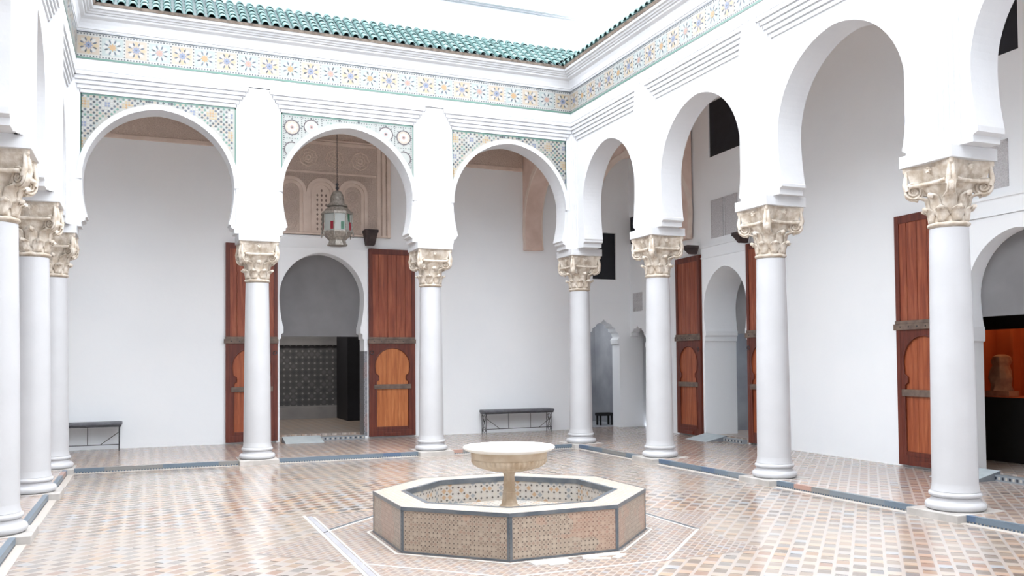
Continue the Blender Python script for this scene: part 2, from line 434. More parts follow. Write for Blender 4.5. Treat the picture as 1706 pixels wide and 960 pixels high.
# ------------------------------------------------------------ cornice, roof, upper wall
CORN = [(0.185, 6.455), (0.302, 6.455), (0.306, 6.475), (0.316, 6.48), (0.32, 6.51), (0.335, 6.56), (0.36, 6.61), (0.41, 6.64), (0.415, 6.665), (0.44, 6.67),
        (0.45, 6.69), (0.475, 6.695), (0.485, 6.72), (0.52, 6.725), (0.53, 6.77), (0.10, 6.79)]
def sweep(prof, L, inner=True):
    vs = []; n = len(prof)
    for o, z in prof: vs.append((o, -o, z))
    for o, z in prof: vs.append((L-o, -o, z))
    return vs, [(i, (i+1) % n, n+(i+1) % n, n+i) for i in range(n)]
n = 5
for k, (loc, rz, L) in enumerate(FR):
    vs, fs = sweep(CORN, L); struct(MB().add(vs, fs).build('trim_%d' % n, 'plaster'), loc, rz); n += 1
    # roof: pan surface and cover tiles
    rp = [(0.565, 6.80), (-0.30, 7.43), (-0.30, 7.30), (0.50, 6.76)]
    vs, fs = sweep(rp, L); struct(MB().add(vs, fs).build('roof_slab', 'roofpan'), loc, rz)
    vs, fs = sweep([(0.54, 6.765), (0.565, 6.80), (0.50, 6.83), (0.45, 6.77)], L); struct(MB().add(vs, fs).build('eave_mortar', 'dirt'), loc, rz)
    mb = MB(); sp = 0.158; rows = 6; N = int((L+0.6)/sp)
    ang = math.atan2(0.63, 0.865)
    for i in range(N):
        s = -0.28+i*sp+0.5*sp
        for j in range(rows):
            o0 = 0.60-j*0.148; o1 = o0-0.175
            if s < o0-0.06 or s > L-o0+0.06: continue
            z0 = 6.80+(0.565-o0)*math.tan(ang)+0.020+random.uniform(-.003, .003); z1 = 6.80+(0.565-o1)*math.tan(ang)-0.004
            vs = []; m = 6
            r0, r1 = 0.062, 0.052
            jx = random.uniform(-.004, .004)
            for (o, z, r) in ((o0, z0, r0), (o1, z1, r1)):
                for q in range(m+1):
                    g = PI*q/m; vs.append((s+jx+r*math.cos(g), -o, z+r*math.sin(g)))
            for (o, z, r) in ((o0, z0, r0-0.014),):
                for q in range(m+1):
                    g = PI*q/m; vs.append((s+jx+r*math.cos(g), -o, z+r*math.sin(g)))
            fs = [(q, q+1, m+1+q+1, m+1+q) for q in range(m)] + [(q, 2*(m+1)+q, 2*(m+1)+q+1, q+1) for q in range(m)]
            mb.add(vs, fs, 0, True)
    struct(mb.build('roof_tiles', 'roof', fix=False), loc, rz)
    mb = MB(); mb.box(-0.4, L+0.4, 0.22, 0.52, 7.2, 8.02 if k == 0 else 7.6)
    struct(mb.build('trim_%d' % n, 'plaster'), loc, rz); n += 1
mb = MB(); mb.box(-0.4, 9.06, 0.10, 0.56, 8.02, 8.10); mb.box(-0.4, 9.06, 0.17, 0.5, 8.0, 8.02, 1)  # parapet cap, and a grey strip painted as the cap's shadow
struct(mb.build('trim_%d' % n, ['plaster', 'line']), FR[0][0], 0); n += 1

# ------------------------------------------------------------ zellige mosaics
C_W = rgb(238, 238, 232); C_PEACH = rgb(234, 218, 198); C_MINT = rgb(212, 224, 220); C_SL = rgb(116, 126, 142)
C_DK = rgb(96, 104, 110); C_OR = rgb(228, 188, 138); C_BL = rgb(164, 176, 204); C_YE = rgb(234, 214, 174); C_GR = rgb(128, 176, 160); C_PK = rgb(222, 186, 176)
def flat(mb, pts, d, col):
    mb.add([(p[0], d, p[1]) for p in pts], [tuple(range(len(pts)))], 0, False, col)
def ngon(cx, cz, r, n, a0=0): return [(cx+r*math.cos(a0+2*PI*i/n), cz+r*math.sin(a0+2*PI*i/n)) for i in range(n)]
def star(cx, cz, r, r2, n, a0=0):
    return [(cx+(r if i % 2 == 0 else r2)*math.cos(a0+PI*i/n), cz+(r if i % 2 == 0 else r2)*math.sin(a0+PI*i/n)) for i in range(2*n)]
def kite(cx, cz, a, r0, r1, w):
    c, s = math.cos(a), math.sin(a); rm = r0*0.45+r1*0.55
    return [(cx+r0*c, cz+r0*s), (cx+rm*c+w*s, cz+rm*s-w*c), (cx+r1*c, cz+r1*s), (cx+rm*c-w*s, cz+rm*s+w*c)]
def band(L):
    mb = MB(); d = -PRJ-0.008
    z0, z1 = 6.03, 6.44
    mb.box(PRJ, L-PRJ, -PRJ-0.006, -TH+0.01, z0, z1, 0, C_W)
    flat(mb, [(PRJ, z0), (L-PRJ, z0), (L-PRJ, z0+0.028), (PRJ, z0+0.028)], d, C_GR)
    flat(mb, [(PRJ, z1-0.018), (L-PRJ, z1-0.018), (L-PRJ, z1), (PRJ, z1)], d, C_DK)
    N = int(round((L-2*PRJ)/0.325)); w = (L-2*PRJ)/N
    zc = (z0+z1)/2+0.005
    q = int(round((L-2*PRJ)/0.042))
    for i in range(q):
        s = PRJ+(i+0.5)*(L-2*PRJ)/q
        for z in (z0+0.045, z1-0.036): flat(mb, ngon(s, z, 0.014, 4, PI/4), d-0.001, C_DK if i % 3 else C_SL)
    for i in range(N):
        cx = PRJ+(i+0.5)*w; odd = i % 2
        bgc = C_PEACH if not odd else C_MINT
        h = w/2-0.016; hz = 0.135
        flat(mb, [(cx-h, zc-hz), (cx+h, zc-hz), (cx+h, zc+hz), (cx-h, zc+hz)], d, bgc)
        for a in range(8):  # white petals
            flat(mb, kite(cx, zc, a*PI/4+PI/8*0, 0.055, 0.138, 0.030), d-0.001, C_W if a % 2 else (C_YE if not odd else C_W))
        for a in range(8):
            flat(mb, kite(cx, zc, a*PI/4+PI/8, 0.056, 0.128, 0.014), d-0.002, C_SL if random.random() < .7 else C_DK)
        cc = (C_BL, C_OR, C_BL, C_PK)[i % 4]
        flat(mb, star(cx, zc, 0.064, 0.036, 8), d-0.003, cc)
        flat(mb, ngon(cx, zc, 0.014, 8), d-0.004, C_SL if not odd else C_OR)
        for z in range(6):
            flat(mb, ngon(cx+w/2, zc-0.125+z*0.05, 0.012, 4, PI/4), d-0.001, C_DK)
    return mb
for k, (loc, rz, L) in enumerate(FR):
    if k == 2: continue
    struct(band(L).build('trim_%d' % n, 'zellige', fix=False), loc, rz); n += 1

# spandrels of the three back arches and their white archivolts
def hw_at(z, a, cu, zc, e=0.05, grow=0.0):
    if z >= zc:
        R = a+e+grow; t = R*R-(z-zc)**2
        return max(math.sqrt(t)-e, 0) if t > e*e else -1
    t = (z-3.71)/(zc-3.71)
    return a-(a-cu)*(1-t)**2+grow
for k, (c, a, cu, zc, _) in enumerate(ed_b):
    # archivolt ring
    H = arch_half(a, cu, zc); outer = []
    for g in range(0, 23):
        gg = math.acos(0.05/(a+0.05+0.075))*g/22; R = a+0.05+0.075
        outer.append((max(R*math.cos(gg)-0.05, 0), zc+R*math.sin(gg)))
    inner = [(w, z) for w, z in H if z >= zc-1e-6]
    out = [(c-w, z) for w, z in outer]+[(c+w, z) for w, z in outer[:-1]][::-1]
    inn = [(c-w, z) for w, z in inner]+[(c+w, z) for w, z in inner[:-1]][::-1]
    mb = MB().poly(out+inn[::-1], [], lambda u, v, d: (u, d, v), -TH-0.031, -TH+0.01)
    struct(mb.build('trim_%d' % n, 'plaster'), FR[0][0], 0); n += 1
    mb = MB(); ztop = 5.55; HWD = 1.10
    # ground plate
    R = a+0.05+0.07
    top = [(c-HWD, ztop), (c+HWD, ztop)]
    arc = []
    for i in range(41):
        u = HWD-2*HWD*i/40.0; t = R*R-(abs(u)+0.05)**2
        arc.append((c+u, zc+math.sqrt(max(t, 0.02))))
    ground = (rgb(222, 221, 212), rgb(212, 216, 210), rgb(224, 221, 210))[k]
    mb.poly(top+arc, [], lambda u, v, d: (u, d, v), -TH-0.006, -TH+0.01, 0, False, True, ground)
    d = -TH-0.008
    def ok(x, z, m=0.02):
        if abs(x-c) > HWD-m or z > ztop-m: return False
        w = hw_at(z, a, cu, zc, 0.05, 0.085+m*0.6)
        return abs(x-c) > w
    # green edge strips along top and sides
    flat(mb, [(c-HWD, ztop-0.022), (c+HWD, ztop-0.022), (c+HWD, ztop), (c-HWD, ztop)], d-0.001, C_GR)
    for sx in (-1, 1):
        flat(mb, sorted([(c+sx*HWD, 4.55), (c+sx*(HWD-0.016), 4.55)])+sorted([(c+sx*HWD, ztop), (c+sx*(HWD-0.016), ztop)], reverse=True), d-0.001, C_GR)
    if k != 1:
        st = 0.040; nx = int(HWD/st)
        rc = 0.30
        for i in range(-nx, nx+1):
            for j in range(0, 34):
                x = c+i*st; z = ztop-0.04-j*st
                if not ok(x, z): continue
                # rosette lattice
                gx = ((x-c)/rc); gz = ((z-ztop)/rc)
                ox = (gx-math.floor(gx)-0.5)*rc; oz = (gz-math.floor(gz)-0.5)*rc
                r = math.hypot(ox, oz); par = (math.floor(gx)+math.floor(gz)) % 2
                if r < 0.045: col = C_OR if par else C_BL
                elif r < 0.085: col = C_YE if par else C_W
                elif r < 0.115: col = C_SL if (i+j) % 2 else C_W
                elif (i+j) % 2: col = C_DK if random.random() < .6 else C_GR
                else: col = C_PEACH if random.random() < .5 else C_MINT
                flat(mb, ngon(x, z, 0.021, 4, 0 if (i+j) % 2 else PI/4), d-0.001, col)
    else:
        cells = [(-0.93, 5.33), (-0.93, 4.97), (-0.62, 5.36), (0.93, 5.33), (0.93, 4.97), (0.62, 5.36), (-0.93, 4.66), (0.93, 4.66)]
        for q, (u, z) in enumerate(cells):
            x = c+u; R0 = 0.128
            for g in range(16):
                a1 = 2*PI*g/16; px, pz = x+R0*math.cos(a1), z+R0*math.sin(a1)
                nx_, nz_ = x+R0*math.cos(a1+PI/8), z+R0*math.sin(a1+PI/8)
                if ok(px, pz, 0.012) and ok(nx_, nz_, 0.012):
                    flat(mb, [(x+(R0-0.017)*math.cos(a1), z+(R0-0.017)*math.sin(a1)), (px, pz), (nx_, nz_), (x+(R0-0.017)*math.cos(a1+PI/8), z+(R0-0.017)*math.sin(a1+PI/8))], d-0.001, rgb(112, 96, 102))
                if g % 2 == 0:
                    qx, qz = x+(R0+0.012)*math.cos(a1), z+(R0+0.012)*math.sin(a1)
                    if ok(qx, qz, 0.012): flat(mb, ngon(qx, qz, 0.012, 4), d-0.001, C_DK)
            inn_ok = ok(x, z, 0.08)
            if inn_ok:
                flat(mb, ngon(x, z, 0.105, 16), d-0.001, C_PEACH if q % 3 == 0 else C_W)
                flat(mb, star(x, z, 0.09, 0.065, 8), d-0.002, C_W if q % 3 == 0 else rgb(220, 224, 236))
                flat(mb, ngon(x, z, 0.034, 8), d-0.003, C_PK); flat(mb, ngon(x, z, 0.015, 8), d-0.004, C_DK)
        for u in (-1.06, -0.775, 0.775, 1.06, -0.45, 0.45):
            for j in range(26):
                z = ztop-0.04-j*0.036
                if ok(c+u, z): flat(mb, ngon(c+u, z, 0.011, 4, PI/4), d-0.001, C_DK)
        for z in (5.15, 4.82, 5.50):
            for j in range(-26, 27):
                x = c+j*0.042
                if ok(x, z): flat(mb, ngon(x, z, 0.011, 4, PI/4), d-0.001, C_DK if j % 4 else C_GR)
        for j in range(-7, 8):
            for z in (5.455, 5.42):
                x = c+j*0.05
                if ok(x, z): flat(mb, ngon(x, z, 0.015, 4), d-0.001, C_GR)
    for u in (-0.16, 0.16):
        flat(mb, ngon(c+u, 5.512, 0.022, 8), d-0.003, C_DK)
    struct(mb.build('trim_%d' % n, 'spandrel', fix=False), FR[0][0], 0); n += 1

# ------------------------------------------------------------ floors
mb = MB(); mb.box(XL+0.2, -0.2, YS+0.2, -0.2, ZC-0.1, ZC); struct(mb.build('floor', 'court'))
mb = MB()
mb.box(-11.6, XL+0.2, -17, 3.2, -0.2, 0); mb.box(-0.2, 3.2, -17, 3.2, -0.2, 0)
mb.box(XL+0.2, -0.2, -0.2, 3.2, -0.2, 0); mb.box(XL+0.2, -0.2, -17, YS+0.2, -0.2, 0)
struct(mb.build('floor', 'gallery'))
# tiled kerb of the gallery step, with toothed lower row
KC = [rgb(120, 136, 150), rgb(96, 118, 146), rgb(150, 150, 148), rgb(196, 170, 138), rgb(198, 160, 146), rgb(138, 148, 156)]
for k, (loc, rz, L) in enumerate(FR):
    mb = MB(); s = 0.2; q = 0
    random.seed(40+k)
    while s < L-0.2:
        w = random.choice((0.3, 0.5, 0.8)); e = min(s+w, L-0.2)
        mb.box(s, e, -0.215, -0.16, -0.052, 0.002, 0, KC[random.randrange(6)] if random.random() < .55 else KC[0]); s = e
    for i in range(int((L-0.4)/0.04)):
        mb.box(0.2+i*0.04, 0.2+i*0.04+0.02, -0.212, -0.19, -0.068, -0.052, 0, KC[i % 2])
    mb.box(0.2, L-0.2, -0.207, -0.19, -0.075, -0.052, 0, rgb(230, 226, 218))
    mb.box(0.2, L-0.2, -0.30, -0.22, ZC-0.01, ZC+0.003, 0, rgb(226, 218, 208))
    struct(mb.build('trim_%d' % n, 'kerb'), loc, rz); n += 1
random.seed(11)
# khatam star of border lines round the fountain
FX, FY = -4.31, -6.90
def strip(mb, p, q, w, z, mi):
    p = Vector((p[0], p[1], 0)); q = Vector((q[0], q[1], 0)); t = (q-p).normalized(); nrm = Vector((-t.y, t.x, 0))*w/2
    a = [p+nrm, p-nrm, q-nrm, q+nrm]
    mb.add([(v.x, v.y, ZC-0.01) for v in a]+[(v.x, v.y, z) for v in a], [(4, 5, 6, 7), (0, 1, 5, 4), (1, 2, 6, 5), (2, 3, 7, 6), (3, 0, 4, 7)], mi)
mb = MB()
def octa(r, z0, z1, mi):
    R = r/math.cos(PI/8); pts = [(FX+R*math.cos(PI/8+i*PI/4), FY+R*math.sin(PI/8+i*PI/4)) for i in range(8)]
    mb.add([(x, y, z0) for x, y in pts]+[(x, y, z1) for x, y in pts], [tuple(range(8, 16))]+[(i, (i+1) % 8, 8+(i+1) % 8, 8+i) for i in range(8)], mi)
octa(1.62, ZC-0.01, ZC+0.002, 0)
for r in range(2):           # points of the star
    for q in range(4):
        a = q*PI/2+r*PI/4+PI/4; s = 1.62
        tip = (FX+s*math.sqrt(2)*math.cos(a), FY+s*math.sqrt(2)*math.sin(a))
        h = s*math.tan(PI/8)
        c0 = (FX+s*math.cos(a-PI/4)-h*math.sin(a-PI/4)*1, FY+s*math.sin(a-PI/4)+h*math.cos(a-PI/4))
        c1 = (FX+s*math.cos(a+PI/4)+h*math.sin(a+PI/4), FY+s*math.sin(a+PI/4)-h*math.cos(a+PI/4))
        mb.add([(x, y, ZC+0.0015) for x, y in (c0, tip, c1)], [(0, 1, 2)], 0)
struct(mb.build('floor', 'fine'))
mb = MB()
so_ = 1.62/math.cos(PI/8)
oc = [Vector((FX+so_*math.cos(PI/8+i*PI/4), FY+so_*math.sin(PI/8+i*PI/4))) for i in range(8)]
for i in range(8):
    p, w = oc[i], oc[(i+1) % 8]; out = ((p+w)/2-Vector((FX, FY))).normalized()
    # side i faces direction (i+1)*45 degrees
    if i in (7, 2, 0): strip(mb, p, w, 0.042, ZC+0.004, 0); strip(mb, p-out*0.034, w-out*0.034, 0.022, ZC+0.0045, 1)
    elif i != 3: strip(mb, p, w, 0.026, ZC+0.004, 1)
t_ = 1.62
strip(mb, (FX-t_, FY+t_), (FX-t_, FY-t_), 0.03, ZC+0.005, 1); strip(mb, (FX-t_+0.045, FY+t_-0.05), (FX-t_+0.045, FY-t_+0.05), 0.05, ZC+0.0045, 2); strip(mb, (FX-t_+0.085, FY+t_-0.09), (FX-t_+0.085, FY-t_+0.09), 0.018, ZC+0.005, 1)
R = 1.22/math.cos(PI/8)
ov = [Vector((FX+R*math.cos(PI/8+i*PI/4), FY+R*math.sin(PI/8+i*PI/4))) for i in range(8)]
for i in range(8): strip(mb, ov[i], ov[(i+1) % 8], 0.025, ZC+0.005, 1)
struct(mb.build('trim_%d' % n, ['bluetile', 'whitetile', 'greytile'])); n += 1
mb = MB()
strip(mb, (-4.66, -8.20), (-4.34, -8.20), 0.12, ZC+0.006, 0); strip(mb, (-4.56, -8.27), (-4.40, -8.27), 0.1, ZC+0.0065, 0)
strip(mb, (-4.20, -8.17), (-3.86, -8.17), 0.07, ZC+0.006, 0); strip(mb, (-4.22, -8.20), (-4.02, -8.30), 0.06, ZC+0.0065, 0); strip(mb, (-3.84, -8.20), (-3.98, -8.30), 0.06, ZC+0.0065, 0)
struct(mb.build('trim_%d' % n, ['whitetile'])); n += 1

# ------------------------------------------------------------ gallery walls
fnxz = lambda u, v, d: (u, d, v)
def door_open(c, amax, cusp, zmax, zcusp, jamb, e=0.05, z0=0.0, zimp=None):
    """horseshoe doorway outline"""
    zimp = zimp or zcusp-0.22
    low = [(jamb, z0), (jamb, zimp), (jamb-0.03, zimp+0.02), (jamb-0.03, zimp+0.10), (cusp-0.01, zimp+0.13), (cusp-0.01, zcusp)]
    half = arch_half(amax, cusp, zmax, e, zcusp, 14)
    return arch_loop(c, half, low)
def lobed_open(c, hw, zs, ztop, z0=0.0):
    pts = [(c-hw, z0), (c-hw, zs-0.18)]
    up_ = [(hw-0.04, zs-0.15), (hw-0.05, zs-0.06), (hw+0.0, zs), (hw-0.03, zs+0.09), (hw-0.10, zs+0.13), (hw-0.11, zs+0.20), (hw-0.19, zs+0.235), (hw-0.22, zs+0.29), (0.07, ztop-0.04), (0.0, ztop+0.03)]
    pts += [(c-w, z) for w, z in up_]+[(c+w, z) for w, z in up_[:-1]][::-1]
    pts += [(c+hw, zs-0.18), (c+hw, z0)]
    return pts
BX0, BX1, YB, CH = -11.5, 3.1, 2.88, 6.7
# back wall
o1 = door_open(-4.236, 0.83, 0.765, 2.83, 2.24, 0.83, 0.04, 0.0, 1.98)
al = lobed_open(2.09, 0.40, 2.05, 2.42)
outline = [(BX0, 0)]+o1+al+[(BX1, 0), (BX1, CH), (BX0, CH)]
win = [(1.82, 3.36), (1.82, 4.42), (2.43, 4.42), (2.43, 3.36)]
struct(MB().poly(outline, [win], fnxz, YB, YB+0.34).build('wall_back', 'plaster_in'))
mb = MB(); mb.box(1.80, 2.45, YB+0.06, YB+0.10, 3.34, 4.44)
w = mb.build('window_1', 'black'); struct(w)
# right wall in its own frame, slightly out of square
P0 = Vector((2.40, -4.5, 0)); WANG = math.atan2(0.38, 7.38)
RW_RZ = -WANG - PI/2      # local +x runs south (towards the camera), local -y faces the court
# local u = -s where s measured north from P0
def RW(o): o.location = P0; o.rotation_euler = (0, 0, RW_RZ); return o
dR = door_open(-3.53, 0.70, 0.655, 2.52, 2.07, 0.70, 0.06, 0.0, 1.86)
dD = door_open(2.66, 0.72, 0.68, 2.30, 1.90, 0.70, 0.06, 0.0, 1.70)
aR = lobed_open(-7.05, 0.40, 1.95, 2.28)
outline = [(-7.75, 0)]+aR+dR+dD+[(9.6, 0), (9.6, CH), (-7.75, CH)]
w1 = [(-4.05, 5.43), (-4.05, 6.50), (-2.9, 6.50), (-2.9, 5.43)]
w2 = [(-7.42, 4.18), (-7.42, 4.80), (-6.9, 4.80), (-6.9, 4.18)]
w4 = [(2.40, 5.24), (2.40, 6.40), (2.72, 6.40), (2.72, 5.24)]
o = MB().poly(outline, [w1, w2, w4], fnxz, 0, 0.18).build('wall_right', 'plaster_in'); struct(RW(o))
for i, w in enumerate((w1, w2, w4)):
    mb = MB(); mb.box(w[0][0]-0.02, w[2][0]+0.02, 0.03, 0.07, w[0][1]-0.02, w[1][1]+0.02)
    ob = mb.build('window_%d' % (i+2), 'black'); struct(RW(ob))
# deep white reveal of the right-hand doorway, extruded behind its opening
def reveal(opening, d0, d1, name, mat='plaster_in', tunnel=0.14):
    """tunnel lining: follows the opening outline"""
    vs = []; fs = []; m = len(opening)
    cx = sum(p[0] for p in opening)/m
    for (u, v) in opening: vs.append((u, d0, v))
    for (u, v) in opening: vs.append((u, d1, v))
    for i in range(m-1): fs.append((i, i+1, m+i+1, m+i))
    # outer shell for thickness
    o = MB(); o.add(vs, fs)
    big = [(u+(tunnel if u > cx else -tunnel), v+(tunnel if v > 2.2 else 0)) for u, v in opening]
    o.add([(u, d0, v) for u, v in big]+[(u, d1, v) for u, v in big], fs)
    o.add([(u, d1, v) for u, v in opening]+[(u, d1, v) for u, v in big], fs)
    return o.build(name, mat, fix=False)
ob = reveal(dR, 0.18, 0.68, 'wall_right_reveal'); struct(RW(ob))
# thin string lines
mb = MB(); mb.box(BX0, -5.7, YB-0.014, YB+0.01, 0.0, 3.69); mb.box(-2.2, 1.2, YB-0.006, YB+0.01, 0.0, 3.69)
struct(mb.build('trim_%d' % n, 'plaster_in')); n += 1
mb = MB(); mb.box(-1.7, 1.85, -0.014, 0.01, 0, 3.53); mb.box(-6.2, -5.3, -0.006, 0.01, 0, 3.53)
o = mb.build('trim_%d' % n, 'plaster_in'); n += 1; struct(RW(o))
# door surrounds with cornice lines
def surround(mb, c, hw, opening, top, d=0.045):
    mb.poly([(c-hw, 0)]+opening+[(c+hw, 0), (c+hw, top), (c-hw, top)], [], fnxz, -d, 0.005)
    mb.box(c-hw-0.01, c+hw+0.01, -d-0.02, 0.0, top-0.24, top-0.215); mb.box(c-hw-0.01, c+hw+0.01, -d-0.03, 0.0, top-0.03, top+0.005)
mb = MB(); surround(mb, -4.236, 0.90, o1, 4.02)
o = mb.build('door_surround', 'plaster_in'); o.location = (0, YB, 0); struct(o); o.name = 'trim_%d' % n; n += 1
mb = MB(); surround(mb, -3.53, 0.76, dR, 3.72); mb.box(-4.29, -2.77, -0.06, 0, 3.50, 3.515)
o = mb.build('trim_%d' % n, 'plaster_in'); n += 1; struct(RW(o))
mb = MB(); surround(mb, 2.66, 0.76, dD, 3.50); mb.box(1.9, 3.42, -0.06, 0, 3.26, 3.28)
o = mb.build('trim_%d' % n, 'plaster_in'); n += 1; struct(RW(o))
# line above lobed arches
mb = MB(); mb.box(1.2, 2.76, YB-0.02, YB+0.01, 2.83, 2.86); struct(mb.build('trim_%d' % n, 'plaster_in')); n += 1
mb = MB(); mb.box(-7.55, -6.25, -0.02, 0.01, 2.60, 2.63); o = mb.build('trim_%d' % n, 'plaster_in'); n += 1; struct(RW(o))
# other walls
mb = MB(); mb.box(-11.5, -11.2, -17, 3.2, -0.1, CH); struct(mb.build('wall_left', 'plaster_in'))
mb = MB(); mb.box(-11.5, 3.2, -17.2, -16.9, -0.1, CH); struct(mb.build('wall_front', 'plaster_in'))
mb = MB()
mb.box(-11.5, 3.2, 0.185, 3.2, CH, CH+0.15); mb.box(0.185, 3.2, -17.2, 0.185, CH, CH+0.15)
mb.box(-11.5, XL-0.185, -17.2, 0.185, CH, CH+0.15); mb.box(XL-0.185, 0.185, -17.2, YS-0.185, CH, CH+0.15)
o = mb.build('ceiling', 'ceil'); struct(o)

# ------------------------------------------------------------ rooms behind the doorways
def room(x0, x1, y0, y1, zf, zt, name, mat):
    mb = MB(); t = 0.1
    mb.box(x0-t, x0, y0, y1+t, zf-0.1, zt); mb.box(x1, x1+t, y0, y1+t, zf-0.1, zt); mb.box(x0, x1, y1, y1+t, zf-0.1, zt)
    mb.box(x0-t, x1+t, y0, y1+t, zt, zt+t)
    return mb.build(name, mat)
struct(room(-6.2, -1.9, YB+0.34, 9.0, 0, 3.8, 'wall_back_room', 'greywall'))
mb = MB(); mb.box(-6.2, -1.9, YB+0.34, 9.0, -0.1, 0.10); mb.box(-5.06, -3.4, YB-0.05, YB+0.34, -0.1, 0.06); struct(mb.build('floor', 'roomfloor'))
mb = MB()
def uvquad(mb, p0, p1, z0, z1, mi=0):
    L = math.dist(p0, p1)
    mb.add([(p0[0], p0[1], z0), (p1[0], p1[1], z0), (p1[0], p1[1], z1), (p0[0], p0[1], z1)], [(0, 1, 2, 3)], mi, False, None, [[(0, 0), (L, 0), (L, z1-z0), (0, z1-z0)]])
uvquad(mb, (-6.19, 8.97), (-1.91, 8.97), 0.40, 2.0); uvquad(mb, (-1.93, 8.97), (-1.93, YB+0.4), 0.1, 2.0)
struct(mb.build('wall_back_room_dado', 'dado', fix=False))
mb = MB(); mb.box(-6.2, -1.9, 8.1, 9.0, 0.10, 0.40); mb.box(-6.2, -1.9, 8.85, 8.96, 2.0, 2.12)
struct(mb.build('trim_%d' % n, 'greywall')); n += 1
mb = MB(); mb.box(-2.9, -2.6, 6.8, 8.1, 0.1, 2.6); struct(mb.build('wall_back_room_pier', 'black'))
mb = MB(); mb.box(-3.405, -3.38, YB-0.045, YB+0.34, 0.05, 1.72); mbx = MB()
uvquad(mbx, (-3.411, YB+0.34), (-3.411, YB-0.045), 0.05, 1.75); uvquad(mbx, (-3.41, YB-0.047), (-3.345, YB-0.047), 0.05, 1.75)
struct(mbx.build('trim_%d' % n, 'jambtile', fix=False)); n += 1
# grey panels filling the arches
mb = MB(); mb.box(-5.15, -3.30, YB+0.342, YB+0.375, 2.05, 3.75)
tag(mb.build('transom_panel', 'greypanel', bevel=0.004), 'flat grey panel closing the arch of the doorway behind the hanging lantern', 'panel')
mb = MB(); mb.box(-4.35, -2.70, 0.683, 0.71, 2.02, 3.4)
tag(RW(mb.build('transom_panel', 'greypanel', bevel=0.004)), 'sliver of grey panel at the back of the deep white archway in the right wall', 'panel')
mb = MB(); mb.box(1.86, 3.46, 0.183, 0.21, 2.03, 3.2)
tag(RW(mb.build('transom_panel', 'greypanel', bevel=0.004)), 'grey panel closing the arch at the right edge, above the orange-lit room', 'panel')
# right rooms
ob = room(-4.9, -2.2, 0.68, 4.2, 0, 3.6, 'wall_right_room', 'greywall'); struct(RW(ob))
mb = MB(); mb.box(-4.9, -2.2, 0.18, 4.2, -0.1, 0.06); struct(RW(mb.build('floor', 'roomfloor')))
mb = MB(); mb.box(-4.23, -4.20, 1.4, 4.1, 0.06, 2.3); mb.box(-4.2, -2.3, 4.1, 4.15, 0.1, 2.4)
struct(RW(mb.build('wall_right_room_door', 'maroon')))
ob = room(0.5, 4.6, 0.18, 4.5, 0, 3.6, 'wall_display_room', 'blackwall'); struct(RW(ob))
mb = MB(); mb.box(0.5, 4.6, 0.18, 4.5, -0.1, 0.06); struct(RW(mb.build('floor', 'roomfloor')))
# black display partition with an orange lit vitrine
V0, V1, VZ0, VZ1, VD = 0.62, 3.2, 0.95, 1.90, 1.2
mb = MB().poly([(0.5, 0.06), (0.5, 3.6), (4.6, 3.6), (4.6, 0.06)], [[(V0, VZ0), (V0, VZ1), (V1, VZ1), (V1, VZ0)]], fnxz, VD, VD+0.06)
struct(RW(mb.build('wall_display_partition', 'blackwall')))
mb = MB(); mb.box(V0-0.05, V1+0.05, VD+0.75, VD+0.8, VZ0-0.05, VZ1+0.05); mb.box(V0-0.05, V0, VD+0.06, VD+0.8, VZ0-0.05, VZ1+0.05)
mb.box(V1, V1+0.05, VD+0.06, VD+0.8, VZ0-0.05, VZ1+0.05); mb.box(V0, V1, VD+0.06, VD+0.8, VZ0-0.05, VZ0); mb.box(V0, V1, VD+0.06, VD+0.8, VZ1+0.30, VZ1+0.33)
mb.box(0.98, 1.02, VD+0.6, VD+0.76, VZ0, VZ1+0.3)
struct(RW(mb.build('wall_display_niche', 'orange')))
lp = D.lights.new('vitrine_lamp', 'AREA'); lp.energy = 0.55; lp.color = (1.0, 0.62, 0.34); lp.shape = 'RECTANGLE'; lp.size = 2.6; lp.size_y = 0.3
lo = D.objects.new('vitrine_lamp', lp); COL.objects.link(lo)
mrot = Matrix.Translation(P0) @ Matrix.Rotation(RW_RZ, 4, 'Z') @ Matrix.Translation((1.9, VD+0.42, VZ1+0.27))
lo.matrix_world = mrot
def room_fill_light(x, y, z, e, nm, c=(1, 0.9, 0.8)):
    l = D.lights.new(nm, 'AREA'); l.energy = e; l.size = 0.6; l.color = c; l.shape = 'DISK'
    o = D.objects.new(nm, l); COL.objects.link(o); o.location = (x, y, z)
room_fill_light(-4.2, 6.4, 3.75, 7, 'room_fill_light'); room_fill_light(1.8, 4.3, 2.95, 3.5, 'passage_fill_light', (0.95, 0.97, 1))  # added fill lights without fittings, brightening the dado room and the passage
# carved stone artefact in the vitrine: a broken carved block, broad base, narrow stepped shaft
mb = MB()
mb.box(-0.20, 0.20, -0.10, 0.10, 0, 0.08)
prof = [(0.15, 0.08), (0.13, 0.16), (0.15, 0.26), (0.13, 0.36), (0.10, 0.44), (0.125, 0.50), (0.11, 0.57), (0.05, 0.60)]
mb.lathe(prof, 12, 0, 0, 0, True, lambda a, z: 1+0.16*math.sin(3*a+z*9)+0.08*math.cos(5*a))
ar = mb.build('stone_artefact', 'artefact', bevel=0.01)
ar.matrix_world = Matrix.Translation(P0) @ Matrix.Rotation(RW_RZ, 4, 'Z') @ Matrix.Translation((1.06, VD+0.32, VZ0))
tag(ar, 'carved stone fragment standing in the orange-lit display niche at right', 'sculpture')
